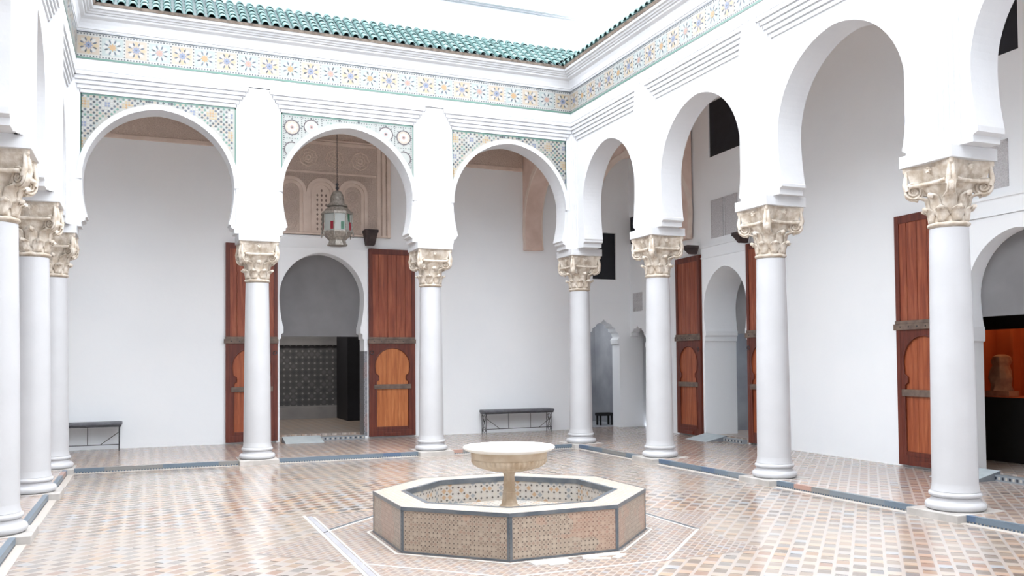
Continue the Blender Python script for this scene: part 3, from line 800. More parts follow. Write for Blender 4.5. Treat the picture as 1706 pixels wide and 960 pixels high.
# passage behind lobed arches
mb = MB(); mb.box(1.1, 1.2, YB+0.34, 5.2, 0, 3); mb.box(3.05, 3.15, YB+0.34, 5.2, 0, 3); mb.box(1.1, 3.15, 5.1, 5.2, 0, 3); mb.box(1.1, 3.15, YB+0.34, 5.2, 3, 3.1)
struct(mb.build('wall_passage', 'greywall'))
mb = MB(); mb.box(1.1, 3.1, YB+0.3, 5.2, -0.1, 0.0); struct(mb.build('floor', 'greywall'))
mb = MB(); mb.box(2.36, 2.74, 3.62, 3.86, 0.22, 0.29)
for lx in (2.38, 2.68):
    for ly in (3.64, 3.80): mb.box(lx, lx+0.04, ly, ly+0.04, 0.0, 0.22)
tag(mb.build('low_bench', 'blackwall', bevel=0.005), 'small black bench inside the narrow lobed passage beside the corner column', 'bench')
mb = MB(); mb.box(-7.6, -6.5, 0.5, 0.55, 0, 2.6); struct(RW(mb.build('door_1', 'maroon')))
mb = MB(); mb.box(-7.6, -7.5, 0.18, 0.5, 0, 2.6); mb.box(-6.6, -6.5, 0.18, 0.5, 0, 2.6); mb.box(-7.6, -6.5, 0.18, 0.55, 2.6, 2.7); struct(RW(mb.build('wall_passage', 'plaster_in')))
# carved relief plaques on the right wall
mb = MB(); mb.box(-7.22, -6.80, -0.02, 0.0, 2.62, 3.04)
for q in range(3):
    for r in range(3):
        mb.lathe([(0.055, 0.0), (0.04, 0.012)], 8, 0, 0, 0, True)
        # move the last lathe into place
        k = 16
        for i in range(len(mb.v)-k, len(mb.v)):
            x, y, z = mb.v[i]; mb.v[i] = (-7.15+q*0.14+x, -0.02-z, 2.69+r*0.14+y)
o = RW(mb.build('carved_plaque', 'relief')); tag(o, 'small square pierced plaster plaque high between the corner and second column', 'plaque')
for j, (u0, u1, z0, z1) in enumerate([(-3.95, -3.60, 3.85, 4.55), (-3.50, -3.15, 3.85, 4.55), (2.30, 2.52, 3.60, 4.15)]):
    mb = MB(); mb.box(u0, u1, -0.012, 0.002, z0, z1)
    mb.box(u0-0.03, u0, -0.02, 0.002, z0, z1+0.03); mb.box(u1, u1+0.03, -0.02, 0.002, z0, z1+0.03); mb.box(u0-0.03, u1+0.03, -0.02, 0.002, z1, z1+0.03)
    o = mb.build('trim_%d' % n, 'relief'); n += 1; struct(RW(o))

# ------------------------------------------------------------ stucco friezes, transverse arches
mb = MB(); mb.box(BX0+0.3, -5.70, YB-0.03, YB+0.01, 5.72, CH); mb.box(-2.80, 0.10, YB-0.03, YB+0.01, 5.72, CH)
struct(mb.build('trim_%d' % n, 'stucco')); n += 1
mb = MB(); mb.box(BX0+0.3, -5.70, YB-0.045, YB, 5.65, 5.72); mb.box(-2.80, 0.10, YB-0.045, YB, 5.65, 5.72); struct(mb.build('trim_%d' % n, 'stucco_plain')); n += 1
def tarch(name, frame, span, thick, zs, zc, a, c):
    """transverse arch wall: outline in (u,z), thickness direction handled by fn; plain border bands, carved field"""
    fn, d0, d1 = frame
    H = arch_half(a, a-0.06, zc, 0.05, zs, 18)
    lp = arch_loop(c, H, [])
    field = [(span[0], zs)]+lp+[(span[1], zs), (span[1], CH), (span[0], CH)]
    o = MB().poly(field, [], fn, d0, d1).build(name, 'stucco_pink'); struct(o)
    b = MB()
    R = []
    for w, z in H: R.append((w+0.10, z+(0.10 if w < 0.4 else 0.06 if w < 0.8 else 0.0)))
    ring_out = [(c-w, z) for w, z in R]+[(c+w, z) for w, z in R[:-1]][::-1]
    for (q0, q1) in ((d0-0.025*(1 if d1 > d0 else -1), d0), (d1, d1+0.025*(1 if d1 > d0 else -1))):
        b.poly(ring_out+lp[::-1], [], fn, q0, q1)
    o2 = b.build(name+'_band', 'stucco_plain'); struct(o2)
    return o
# spans from back wall to arcade at x .10-.50 (u = y)
tarch('trim_%d' % n, (lambda u, v, d: (d, u, v), 0.12, 0.50), (TH, YB), 0.4, 3.93, 4.45, 1.22, 1.53); n += 1
tarch('trim_%d' % n, (lambda u, v, d: (u, d, v), 0.12, 0.50), (TH, 2.60), 0.4, 3.93, 4.50, 1.00, 1.50); n += 1

# carved stucco panel above the back doorway
SP = thing('carved_stucco_panel', 'beige carved plaster panel with three arched niches above the back doorway', 'wall panel', (-4.25, YB, 4.05))
x0, x1 = -1.39, 1.39
mb = MB(); mb.box(x0, x1, -0.05, 0.0, 0.0, CH-4.05-0.001)
mb.build('ground_panel', 'stucco', SP)
for s in (-1, 1):
    mb = MB(); xe = s*1.39
    for q in range(3): 
        a_, b_ = sorted((xe-s*(0.0+q*0.10), xe-s*(0.07+q*0.10))); mb.box(a_, b_, -0.085+0.01*q, -0.04, 0.0, 2.2)
    mb.build('side_pilaster', 'stucco_plain', SP)
mb = MB(); mb.box(x0+0.3, x1-0.3, -0.075, -0.04, 1.80, 1.86); mb.box(x0+0.3, x1-0.3, -0.07, -0.04, 1.22, 1.255); mb.box(x0+0.3, x1-0.3, -0.09, -0.04, 1.87, 1.90); mb.box(x0, x1, -0.07, -0.04, 0.0, 0.035)
mb.build('moulding', 'stucco_plain', SP)
# rosette frieze
for q in range(4):
    mb = MB(); cx = -0.78+q*0.52; cz = 1.53
    for (R0, r0) in ((0.17, 0.014), (0.10, 0.011), (0.045, 0.02)):
        mb.tube([(cx+R0*math.cos(2*PI*i/20)*(1+0.07*math.cos(8*2*PI*i/20)), -0.052, cz+R0*math.sin(2*PI*i/20)*(1+0.07*math.cos(16*PI*i/20))) for i in range(20)], r0, 5, 0, True)
    for i in range(8):
        g = PI*i/4; mb.tube([(cx+0.05*math.cos(g), -0.052, cz+0.05*math.sin(g)), (cx+0.16*math.cos(g), -0.052, cz+0.16*math.sin(g))], 0.009, 4)
    mb.build('rosette', 'stucco_plain', SP)
mb = MB()
for i in range(46):
    for j in range(5):
        x = -1.0+i*0.0445; z = 0.98+j*0.05
        ok_ = all(math.hypot(x-cx, z-0.83) > 0.335 for cx in (-0.60, 0.0, 0.62))
        if ok_: mb.box(x-0.012, x+0.012, -0.062, -0.045, z-0.012, z+0.012)
lg = mb.build('lattice_ground', 'stucco_grid', SP); lg['kind'] = 'stuff'
for q, cx in enumerate((-0.60, 0.0, 0.62)):
    mb = MB()
    def ring(ro, ri, z0, y0, y1, mi=0):
        o = [(cx-ro, z0)]+[(cx-ro*math.cos(PI*i/16), 0.83+ro*math.sin(PI*i/16)) for i in range(17)]+[(cx+ro, z0)]
        i_ = [(cx+ri, z0)]+[(cx+ri*math.cos(PI*i/16), 0.83+ri*math.sin(PI*i/16)) for i in range(17)]+[(cx-ri, z0)]
        mb.poly(o+i_, [], lambda u, v, d: (u, d, v), y0, y1, mi)
    ring(0.30, 0.235, 0.04, -0.085, -0.045); ring(0.235, 0.205, 0.04, -0.062, -0.045); ring(0.205, 0.165, 0.04, -0.075, -0.045)
    fr = mb.build('niche_frame', 'stucco_plain', SP)
    mb = MB()
    if q == 1:
        mb.poly([(cx-0.165, 0.05)]+[(cx-0.165*math.cos(PI*i/12), 0.83+0.165*math.sin(PI*i/12)) for i in range(13)]+[(cx+0.165, 0.05)], [], lambda u, v, d: (u, d, v), -0.056, -0.05)
        pn = mb.build('niche_panel', 'greywall', fr); pn.data.materials[0] = M['stucco_plain']
        mb = MB()
        for j in range(9):
            for i in (-1, 0, 1):
                z = 0.12+j*0.095
                if abs(i) == 1 and z > 0.86: continue
                mb.poly([(cx+i*0.085-0.022, z), (cx+i*0.085, z+0.036), (cx+i*0.085+0.022, z), (cx+i*0.085, z-0.036)], [], lambda u, v, d: (u, d, v), -0.058, -0.052)
        po_ = mb.build('pierced_opening', 'pierce', fr); po_['kind'] = 'stuff'
    else:
        mb.poly([(cx-0.165, 0.05)]+[(cx-0.165*math.cos(PI*i/12), 0.83+0.165*math.sin(PI*i/12)) for i in range(13)]+[(cx+0.165, 0.05)], [], lambda u, v, d: (u, d, v), -0.056, -0.05)
        for z in (0.22, 0.50, 0.78):
            for (R0, r0) in ((0.11, 0.012), (0.06, 0.014)):
                mb.tube([(cx+R0*math.cos(2*PI*i/16), -0.058, z+R0*math.sin(2*PI*i/16)) for i in range(16)], r0, 5, 0, True)
            mb.lathe([(0.028, -0.01), (0.02, 0.02)], 8)
            for i in range(len(mb.v)-16, len(mb.v)):
                x, y, zz = mb.v[i]; mb.v[i] = (cx+x, -0.056-zz, z+y)
        mb.build('niche_panel', 'stucco', fr)

# ------------------------------------------------------------ columns
def make_column():
    root = thing('column', '', 'column')
    mb = MB(); mb.box(-0.30, 0.30, -0.335, 0.335, ZC-0.02, 0.004); mb.build('plinth', 'plinth', root, bevel=0.006)
    def torus(z, h, r, n=8): return [(r-h/2+h/2*math.cos(t), z+h/2*math.sin(t)) for t in [(-PI/2+PI*i/n) for i in range(n+1)]]
    prof = [(0.20, 0.003)]+torus(0.047, 0.085, 0.279)+[(0.236, 0.092), (0.222, 0.11), (0.226, 0.128)]+torus(0.157, 0.052, 0.244)+[(0.224, 0.186), (0.221, 0.20), (0.215, 0.225), (0.212, 0.26)]
    mb = MB().lathe(prof, 48); mb.build('base', 'marble', root)
    sh = [(0.211, 0.255)]
    for i in range(1, 15):
        t = i/14.0; sh.append((0.211-0.031*t**1.5, 0.255+(2.80-0.255)*t))
    MB().lathe(sh, 48).build('shaft', 'marble', root)
    mb = MB().lathe([(0.16, 2.79)]+torus(2.835, 0.035, 0.199, 6)+[(0.172, 2.86)], 40); mb.build('neck_ring', 'stone', root)
    # bell
    bell = [(0.170, 2.85), (0.172, 2.92), (0.166, 3.00), (0.174, 3.08), (0.192, 3.15), (0.225, 3.20), (0.235, 3.225), (0.20, 3.24), (0.215, 3.30), (0.25, 3.36), (0.26, 3.40)]
    cap = MB().lathe(bell, 32, mod=lambda a, z: 1+0.02*math.sin(16*a)*(1 if z < 3.15 else 0)).build('capital', 'stone', root)
    # echinus roll linking the volutes on each face
    mb = MB()
    for q in range(4):
        a = q*PI/2; pts = []
        for i in range(9):
            t = -0.22+0.44*i/8; r = 0.235+0.045*abs(t/0.22)**2
            x, y = r, t; pts.append((x*math.cos(a)-y*math.sin(a), x*math.sin(a)+y*math.cos(a), 3.245))
        mb.tube(pts, 0.022, 8)
    mb.build('roll_moulding', 'stone', cap)
    # concave stone abacus
    for_, = (MB(),)
    ring = []
    for q in range(4):
        a = q*PI/2
        for i in range(9):
            t = -1+2*i/8; r = 0.245+0.055*abs(t)**2; y = 0.285*t
            ring.append((r*math.cos(a)-y*math.sin(a), r*math.sin(a)+y*math.cos(a)))
    m = len(ring)
    vs = [(x*0.60, y*0.60, 3.20) for x, y in ring]+[(x*0.74, y*0.74, 3.26) for x, y in ring]+[(x*0.88, y*0.88, 3.335) for x, y in ring]+[(x*0.97, y*0.97, 3.385) for x, y in ring]+[(x, y, 3.40) for x, y in ring]+[(x, y, 3.442) for x, y in ring]
    fs = [(j*m+i, j*m+(i+1) % m, (j+1)*m+(i+1) % m, (j+1)*m+i) for j in range(5) for i in range(m)]+[tuple(range(m))[::-1], tuple(5*m+i for i in range(m))]
    for_.add(vs, fs).build('stone_abacus', 'stone', cap)
    # volutes on the diagonals
    for q in range(4):
        a = PI/4+q*PI/2; ca, sa = math.cos(a), math.sin(a)
        tr = lambda r, t, z: (r*ca-t*sa, r*sa+t*ca, z)
        mb = MB(); cr, cz = 0.312, 3.195
        for sd in (-1, 1):                                   # spiral on both faces
            pts = []; rad = []
            for i in range(56):
                g = PI*0.80-i*(5.2*PI/55); R0 = 0.092*(1-i/62.0)
                pts.append(tr(cr+R0*math.cos(g), sd*0.030, cz+R0*math.sin(g))); rad.append(0.0135*(1-i/110.0))
            mb.tube(pts, rad, 6)
        vs = []; N_ = 24
        for t in (-0.022, 0.022):
            for i in range(N_): g = 2*PI*i/N_; vs.append(tr(cr+0.094*math.cos(g), t, cz+0.094*math.sin(g)))
        mb.add(vs, [tuple(range(N_)), tuple(range(N_, 2*N_))[::-1]]+[(i, (i+1) % N_, N_+(i+1) % N_, N_+i) for i in range(N_)])
        # stalk rising to abacus corner
        for sd in (-1, 1):
            mb.tube([tr(0.375, sd*0.026, 3.20), tr(0.395, sd*0.022, 3.27), tr(0.385, sd*0.016, 3.34), tr(0.375, sd*0.01, 3.41)], [0.026, 0.024, 0.020, 0.018], 8)
        mb.poly([(0.19, 3.14), (0.26, 3.16), (0.34, 3.24), (0.372, 3.40), (0.19, 3.40)], [], lambda u, v, d: tr(u, d, v), -0.024, 0.024)
        mb.build('volute', 'stone', cap)
    # acanthus leaves: two rows
    def leaf(a, z0, zt, rt_, w):
        mb = MB(); ca, sa = math.cos(a), math.sin(a); nu, nv = 6, 10; vs = []
        h = zt-z0
        path = [(0.176, z0), (0.180, z0+0.25*h), (0.186, z0+0.5*h), (0.196, z0+0.75*h), (0.212, z0+0.92*h), (0.55*rt_+0.10, z0+1.02*h), (rt_-0.012, z0+1.04*h), (rt_, z0+0.98*h), (rt_-0.006, z0+0.90*h), (rt_-0.02, z0+0.88*h)]
        ws = [0.8, 1.0, 1.12, 1.15, 1.05, 0.9, 0.7, 0.55, 0.45, 0.3]
        for j, (r, z) in enumerate(path):
            ww = w*ws[j]*(1+0.10*(-1)**j)
            for i in range(nu+1):
                s = -1+2.0*i/nu; rr = r-0.020*s*s+(0.010 if i == nu//2 else 0)
                vs.append((rr*ca-ww*s*sa, rr*sa+ww*s*ca, z-0.012*abs(s)*(j > 3)))
        f = [(j*(nu+1)+i, j*(nu+1)+i+1, (j+1)*(nu+1)+i+1, (j+1)*(nu+1)+i) for j in range(nv-1) for i in range(nu)]
        mb.add(vs, f, 0, True)
        o = mb.build('acanthus_leaf', 'stone', cap, fix=False)
        so = o.modifiers.new('solid', 'SOLIDIFY'); so.thickness = 0.018; so.offset = 0
        return o
    for i in range(8): leaf(i*PI/4+PI/8, 2.86, 3.005, 0.250, 0.052)
    for i in range(8): leaf(i*PI/4, 2.93, 3.135, 0.262 if i % 2 == 0 else 0.315, 0.056)
    for q in range(4):                                        # fleuron at mid face
        a = q*PI/2; ca, sa = math.cos(a), math.sin(a); mb = MB()
        for g in range(6):
            t = 2*PI*g/6
            mb.tube([(0.262*ca, 0.262*sa, 3.375), (0.275*ca-0.03*math.cos(t)*sa, 0.275*sa+0.03*math.cos(t)*ca, 3.375+0.032*math.sin(t))], [0.012, 0.014], 6)
        mb.build('fleuron', 'stone', cap)
    mb = MB(); mb.box(-0.315, 0.315, -0.315, 0.315, 3.442, 3.566); mb.build('abacus_slab', 'plaster', root, bevel=0.006)
    return root
COLS = [
 ((XL+8.7, 0), 0, 'white marble column at the far corner where the back and right arcades meet'),
 ((-2.90, 0), 0, 'white marble column in the back arcade, right of the doorway and its wooden doors'),
 ((-5.80, 0), 0, 'white marble column in the back arcade standing before the left wooden door leaf'),
 ((0, -2.69), 1, 'white marble column in the right arcade, next after the far corner column'),
 ((0, -5.39), 1, 'white marble column in the right arcade, in the middle between corner and nearest'),
 ((0, -8.10), 1, 'largest, nearest white marble column in the right arcade beside the orange-lit room'),
 ((-8.70, 0), 0, 'white marble column at the far left corner, farthest of the three at the left edge'),
 ((-8.70, -2.60), 1, 'white marble column at the left edge, middle of the three overlapping there'),
 ((-8.70, -5.35), 1, 'nearest white marble column on the left, cut off by the left edge of the photo'),
]
c0 = make_column()
for i, ((x, y), side, lab) in enumerate(COLS):
    o = c0 if i == 0 else copy_tree(c0)
    o.location = (x, y, 0); o.rotation_euler = (0, 0, PI/2*side); o['label'] = lab; o['group'] = 'marble columns of the courtyard arcades'

# ------------------------------------------------------------ fountain basin
BT, BR, BI, BF = 0.31, 1.17, 0.90, 0.07
basin = thing('fountain_basin', 'low octagonal tiled fountain basin with grey-blue edging in the middle of the court', 'fountain', (FX, FY, ZC))
def octp(r): R = r/math.cos(PI/8); return [(R*math.cos(PI/8+i*PI/4), R*math.sin(PI/8+i*PI/4)) for i in range(8)]
po, pi_ = octp(BR), octp(BI)
H_ = BT-ZC
def octwall(r, z0, z1, mat, name, flip=False):
    P_ = octp(r); mb = MB()
    for i in range(8):
        a, b = P_[i], P_[(i+1) % 8]
        uvquad(mb, *((a, b) if not flip else (b, a)), z0, z1)
    return mb.build(name, mat, basin, fix=False)
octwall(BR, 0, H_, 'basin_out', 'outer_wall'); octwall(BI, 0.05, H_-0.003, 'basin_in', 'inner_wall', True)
mb = MB()
for i in range(8):
    j = (i+1) % 8; a, b, c_, d_ = po[i], po[j], pi_[j], pi_[i]
    L0 = math.dist(a, b); L1 = math.dist(c_, d_); hgt = BR-BI
    mb.add([(a[0], a[1], H_), (b[0], b[1], H_), (c_[0], c_[1], H_), (d_[0], d_[1], H_)], [(0, 1, 2, 3)], 0, False, None, [[(0, 0), (L0, 0), ((L0+L1)/2, hgt), ((L0-L1)/2, hgt)]])
mb.build('coping', 'coping', basin, fix=False)
mb = MB()
def edge_bar(mb, r, z0, z1, t, sgn):
    A, B = octp(r), octp(r+sgn*t)
    for i in range(8):
        j = (i+1) % 8
        vs = [(A[i][0], A[i][1], z0), (A[j][0], A[j][1], z0), (A[j][0], A[j][1], z1), (A[i][0], A[i][1], z1), (B[i][0], B[i][1], z0), (B[j][0], B[j][1], z0), (B[j][0], B[j][1], z1), (B[i][0], B[i][1], z1)]
        mb.add(vs, [(4, 5, 6, 7), (0, 1, 5, 4), (3, 2, 6, 7), (0, 4, 7, 3), (1, 2, 6, 5)])
edge_bar(mb, BR-0.002, H_-0.030, H_+0.002, 0.008, 1); edge_bar(mb, BR-0.002, 0, 0.018, 0.008, 1)
mb.build('rim_edging', 'bluetile', basin)
mb = MB(); edge_bar(mb, BI+0.004, H_-0.045, H_+0.003, 0.010, -1)
A, B = octp(BI), octp(BI+0.035)
for i in range(8):
    j = (i+1) % 8; mb.add([(A[i][0], A[i][1], H_+0.002), (A[j][0], A[j][1], H_+0.002), (B[j][0], B[j][1], H_+0.002), (B[i][0], B[i][1], H_+0.002)], [(0, 1, 2, 3)])
mb.build('inner_edging', 'bluetile', basin)
for i in range(8):
    mb = MB(); x, y = po[i]; a = PI/8+i*PI/4
    for sg in (-1, 1):
        g = a+sg*PI/8; nx_, ny_ = math.cos(g), math.sin(g); tx, ty = -ny_*sg, nx_*sg   # face normal, and direction along the face away from the corner
        p = Vector((x+nx_*0.003, y+ny_*0.003)); q = p+Vector((tx, ty))*0.022
        mb.add([(p.x, p.y, 0), (q.x, q.y, 0), (q.x, q.y, H_), (p.x, p.y, H_)], [(0, 1, 2, 3)])
    mb.build('corner_edging', 'bluetile', basin)
mb = MB(); pf = octp(BI)
mb.add([(x, y, BF+0.07) for x, y in pf], [tuple(range(8))], 0, False, None, [[(x, y) for x, y in pf]])
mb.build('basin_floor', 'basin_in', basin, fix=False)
mb = MB(); R1 = octp(0.30); R2 = octp(0.11)
mb.add([(x, y, BF+0.07) for x, y in R1]+[(x, y, BF+0.13) for x, y in R2], [(i, (i+1) % 8, 8+(i+1) % 8, 8+i) for i in range(8)]+[tuple(range(8, 16))])
mb.build('pedestal_step', 'coping', basin)
# raised bowl
ZB0 = ZC+BF+0.13
bowl = thing('fountain_bowl', 'round fluted stone bowl with white rim on a short stem in the basin', 'fountain bowl', (FX, FY, ZB0))
z = lambda v: v-ZB0
MB().lathe([(0.10, 0.0), (0.10, 0.03), (0.080, 0.05), (0.070, 0.10), (0.066, 0.16), (0.060, 0.17), (0.058, z(0.40)), (0.052, z(0.44)), (0.060, z(0.47)), (0.085, z(0.495))], 8, smooth=False).build('stem', 'basin_stone', bowl)
MB().lathe([(0.08, z(0.485)), (0.20, z(0.50)), (0.285, z(0.525)), (0.335, z(0.555)), (0.352, z(0.585)), (0.350, z(0.60))], 288,
           mod=lambda a, zz: 1-0.035+0.045*abs(math.cos(22*a))).build('fluted_body', 'basin_stone', bowl)
MB().lathe([(0.345, z(0.598)), (0.352, z(0.61)), (0.356, z(0.655)), (0.35, z(0.672))], 64).build('bowl_band', 'basin_stone', bowl)
MB().lathe([(0.345, z(0.668)), (0.395, z(0.68)), (0.425, z(0.697)), (0.430, z(0.712)), (0.420, z(0.722)), (0.395, z(0.722)), (0.36, z(0.70)), (0.22, z(0.682)), (0.01, z(0.675))], 64, cap=False).build('rim', 'basin_white', bowl)

# ------------------------------------------------------------ benches
def make_bench(label):
    root = thing('bench', label, 'bench', (0, 0, 0), 0, 'black iron benches with padded seats')
    W, Dp, Hs = 1.60, 0.34, 0.445
    MB().box(-W/2, W/2, -Dp/2, Dp/2, Hs, Hs+0.06).build('seat_cushion', 'leather', root, bevel=0.02)
    MB().box(-W/2+0.02, W/2-0.02, -Dp/2+0.01, Dp/2-0.01, Hs-0.025, Hs).build('seat_frame', 'iron', root)
    for sx in (-1, 1):
        x = sx*(W/2-0.05)
        for sy in (-1, 1):
            MB().tube([(x, sy*(Dp/2-0.04), Hs-0.02), (x, sy*(Dp/2-0.04), 0.0)], 0.008, 6).build('leg', 'iron', root)
        mb = MB()
        for (cz, R0) in ((0.09, 0.06), (0.32, 0.07)):
            mb.tube([(x, R0*math.cos(2*PI*i/16)*0.9, cz+R0*math.sin(2*PI*i/16)) for i in range(16)], 0.005, 5, 0, True)
        mb.tube([(x, -0.12, 0.04), (x, -0.03, 0.2), (x, 0.10, 0.40)], 0.005, 5); mb.tube([(x, 0.12, 0.04), (x, 0.03, 0.2), (x, -0.10, 0.40)], 0.005, 5)
        mb.tube([(x, 0.02*t*math.cos(t), 0.09+0.012*t*math.sin(t)) for t in [k*0.6 for k in range(9)]], 0.004, 5)
        mb.build('scrollwork', 'iron', root)
        mb = MB().tube([(x, -Dp/2+0.04, 0.33), (x-sx*0.30, -Dp/2+0.04, 0.11)], 0.006, 6); mb.build('brace', 'iron', root)
    mb = MB().tube([(-W/2+0.05, -Dp/2+0.04, 0.11), (W/2-0.05, -Dp/2+0.04, 0.11)], 0.007, 6)
    for x in (-0.25, 0.25): mb.tube([(x, -Dp/2+0.04, 0.11), (x, -Dp/2+0.04, Hs-0.02)], 0.007, 6)
    mb.build('stretcher', 'iron', root)
    return root
b1 = make_bench('dark padded iron bench against the bare wall between the right column and corner column of the back arcade')
b1['label'] = 'dark padded iron bench with scrolled legs, behind the fountain bowl against the back wall'
b1.location = (-0.17, 2.62, 0)
b2 = copy_tree(b1); b2.location = (-8.63, 2.62, 0); b2['label'] = 'dark padded iron bench at far left, partly hidden behind the corner column'

# ------------------------------------------------------------ wooden doors
def make_door(width, height, flip, wicket='wood_md'):
    """leaf stands with its back to the wall (y=0), facing -y, from x=0 to width"""
    root = thing('wooden_door', '', 'door')
    W, H, T = width, height, 0.06
    mb = MB(); mb.box(0, W, -0.03, 0, 0.03, H)
    nb = 5
    for i in range(nb):
        a = 0.02+i*(W-0.04)/nb; mb.box(a+0.004, a+(W-0.04)/nb-0.004, -0.045, -0.028, 2.02, H-0.10)
    mb.build('planks', 'wood', root, bevel=0.003)
    mb = MB()
    mb.box(0, 0.075, -T, -0.01, 0.03, H); mb.box(W-0.075, W, -T, -0.01, 0.03, H); mb.box(0.075, W-0.075, -T+0.004, -0.01, H-0.11, H)
    mb.box(0.075, W-0.075, -T+0.004, -0.01, 0.03, 0.15)
    mb.build('frame', 'wood_dk', root, bevel=0.004)
    mb = MB(); mb.box(-0.03, W+0.01, -T-0.022, -T+0.01, 1.90, 1.985); mb.box(-0.01, W, -T-0.010, -T+0.01, 1.985, 2.03)
    mb.build('iron_strap', 'railwood', root, bevel=0.005)
    # wicket surround board with horseshoe cut-out
    wx0, wx1 = W*0.10, W*0.90; c = (wx0+wx1)/2; hw = (wx1-wx0)/2-0.02
    H2 = []
    low = [(hw-0.03, 0.18), (hw-0.03, 1.14), (hw-0.08, 1.17), (hw-0.08, 1.25), (hw-0.02, 1.29)]
    arc = [(hw*math.cos(PI/2*i/12), 1.45+(hw+0.0)*math.sin(PI/2*i/12)) for i in range(13)]
    lp = arch_loop(c, arc, low)
    mb = MB().poly([(0.075, 0.15), (0.075, 1.90), (W-0.075, 1.90), (W-0.075, 0.15)], [lp[::-1]], fnxz, -T+0.006, -0.03)
    wk = mb.build('wicket_surround', 'wood_dk', root)
    pts = [Vector((u, -T+0.002, v)) for u, v in lp]
    MB().tube(pts, 0.011, 5).build('wicket_moulding', 'wood_dk', wk)
    mb = MB()
    for i in range(3):
        a = c-hw+0.0+i*(2*hw)/3; mb.box(a+0.002, a+2*hw/3-0.002, -0.040, -0.02, 0.16, 1.82)
    mb.build('wicket_panel', wicket, root)
    mb = MB(); mb.box(c-hw-0.02, c+hw+0.02, -T-0.016, -T+0.03, 0.98, 1.075); mb.build('wicket_rail', 'railwood', root, bevel=0.005)
    mb = MB(); mb.box(c-hw+0.01, c+hw-0.01, -T, -0.03, 0.16, 0.22); mb.box(c-0.16, c+0.16, -T-0.02, -0.03, 0.035, 0.10); mb.build('kick_rail', 'wood_dk', root, bevel=0.004)
    kx = W-0.055 if not flip else 0.055
    MB().tube([(kx+0.035*math.cos(2*PI*i/14), -T-0.012, 1.72+0.035*math.sin(2*PI*i/14)) for i in range(14)], 0.007, 6, 0, True).build('ring_pull', 'iron', root)
    mb = MB()
    for (x, zz) in [(0.1+0.15*i, 1.943) for i in range(int((W-0.1)/0.15))]:
        mb.lathe([(0.012, 0), (0.009, 0.008), (0.003, 0.012)], 8)
        for i in range(len(mb.v)-24, len(mb.v)):
            px, py, pz = mb.v[i]; mb.v[i] = (x+px, -T-0.02-pz, zz+py)
    mb.build('stud_row', 'iron', root)
    return root
doors = []
g = 'open wooden double-door leaves'
d1 = make_door(0.96, 3.82, False); d1.location = (-6.06, YB-0.015, 0.0); d1['label'] = 'open wooden door leaf left of the back doorway, behind a column'
d2 = make_door(0.96, 3.82, True, 'wood_lt'); d2.location = (-3.31, YB-0.012, 0.0); d2['label'] = 'open wooden door leaf right of the back doorway, its arched wicket fully visible'
def rwpos(u, d): 
    v = Matrix.Translation(P0) @ Matrix.Rotation(RW_RZ, 4, 'Z') @ Vector((u, d, 0)); return v
d3 = make_door(0.90, 3.58, False); d3.location = rwpos(-5.24, -0.02); d3.rotation_euler = (0, 0, RW_RZ); d3['label'] = 'open wooden door leaf on the right wall, immediately left of the deep white archway'
d4 = make_door(0.90, 3.58, True); d4.location = rwpos(-2.79, -0.02); d4.rotation_euler = (0, 0, RW_RZ); d4['label'] = 'narrow strip of wooden door leaf just left of the middle right column'
d5 = make_door(0.96, 3.50, False); d5.location = rwpos(0.75, -0.02); d5.rotation_euler = (0, 0, RW_RZ); d5['label'] = 'open wooden door leaf behind the nearest right column, beside the orange-lit room'
for d in (d1, d2, d3, d4, d5): d['group'] = g

# pivot brackets above the doors
def bracket(label, loc, rz, w, h, taper=True):
    mb = MB()
    a, b = w/2, w/2*(0.62 if taper else 0.35)
    vs = [(-b, -0.16, -h), (b, -0.16, -h), (b, 0, -h), (-b, 0, -h), (-a*0.92, -0.24, -0.06), (a*0.92, -0.24, -0.06), (a*0.92, 0, -0.06), (-a*0.92, 0, -0.06)]
    mb.add(vs, [(0, 3, 2, 1), (4, 5, 6, 7), (0, 1, 5, 4), (1, 2, 6, 5), (2, 3, 7, 6), (3, 0, 4, 7)])
    mb.box(-a, a, -0.26, 0, -0.06, 0.0)
    o = mb.build('door_bracket', 'darkwood', bevel=0.006); o.location = loc; o.rotation_euler = (0, 0, rz)
    return tag(o, label, 'bracket', 'dark wooden pivot brackets above the doors')
bracket('dark wooden pivot bracket beside the lantern, above the back doorway', (-3.31, YB-0.088, 4.17), 0, 0.27, 0.30)
v = rwpos(-4.42, -0.08); bracket('dark wooden pivot bracket on the right wall, left of the deep white archway', (v.x, v.y, 3.76), RW_RZ, 0.20, 0.165, False)
v = rwpos(-2.74, -0.08); bracket('dark wooden pivot bracket close beside the capital of the middle right column', (v.x, v.y, 3.78), RW_RZ, 0.20, 0.185, False)

# ------------------------------------------------------------ ramps and threshold tiles
def make_ramp(label, loc, rz, w, dpt, h):
    root = thing('threshold_ramp', label, 'ramp', loc, rz, 'grey threshold ramps')
    MB().add([(0, -dpt, 0.002), (w, -dpt, 0.002), (w, 0, h), (0, 0, h), (0, -dpt, -0.0), (w, -dpt, 0), (w, 0, h-0.004), (0, 0, h-0.004)], [(0, 1, 2, 3), (4, 7, 6, 5), (0, 4, 5, 1), (1, 5, 6, 2), (2, 6, 7, 3), (3, 7, 4, 0)]).build('ramp_plate', 'ramp', root)
    MB().add([(0, -dpt, 0), (0, 0, 0), (0, 0, h-0.004), (w, -dpt, 0), (w, 0, 0), (w, 0, h-0.004)], [(0, 1, 2), (3, 5, 4), (0, 3, 4, 1), (1, 4, 5, 2), (0, 2, 5, 3)]).build('ramp_side', 'rampside', root)
    return root
make_ramp('grey ramp plate at the foot of the back doorway between the wooden doors', (-5.02, YB-0.055, 0), 0, 0.72, 0.50, 0.10)
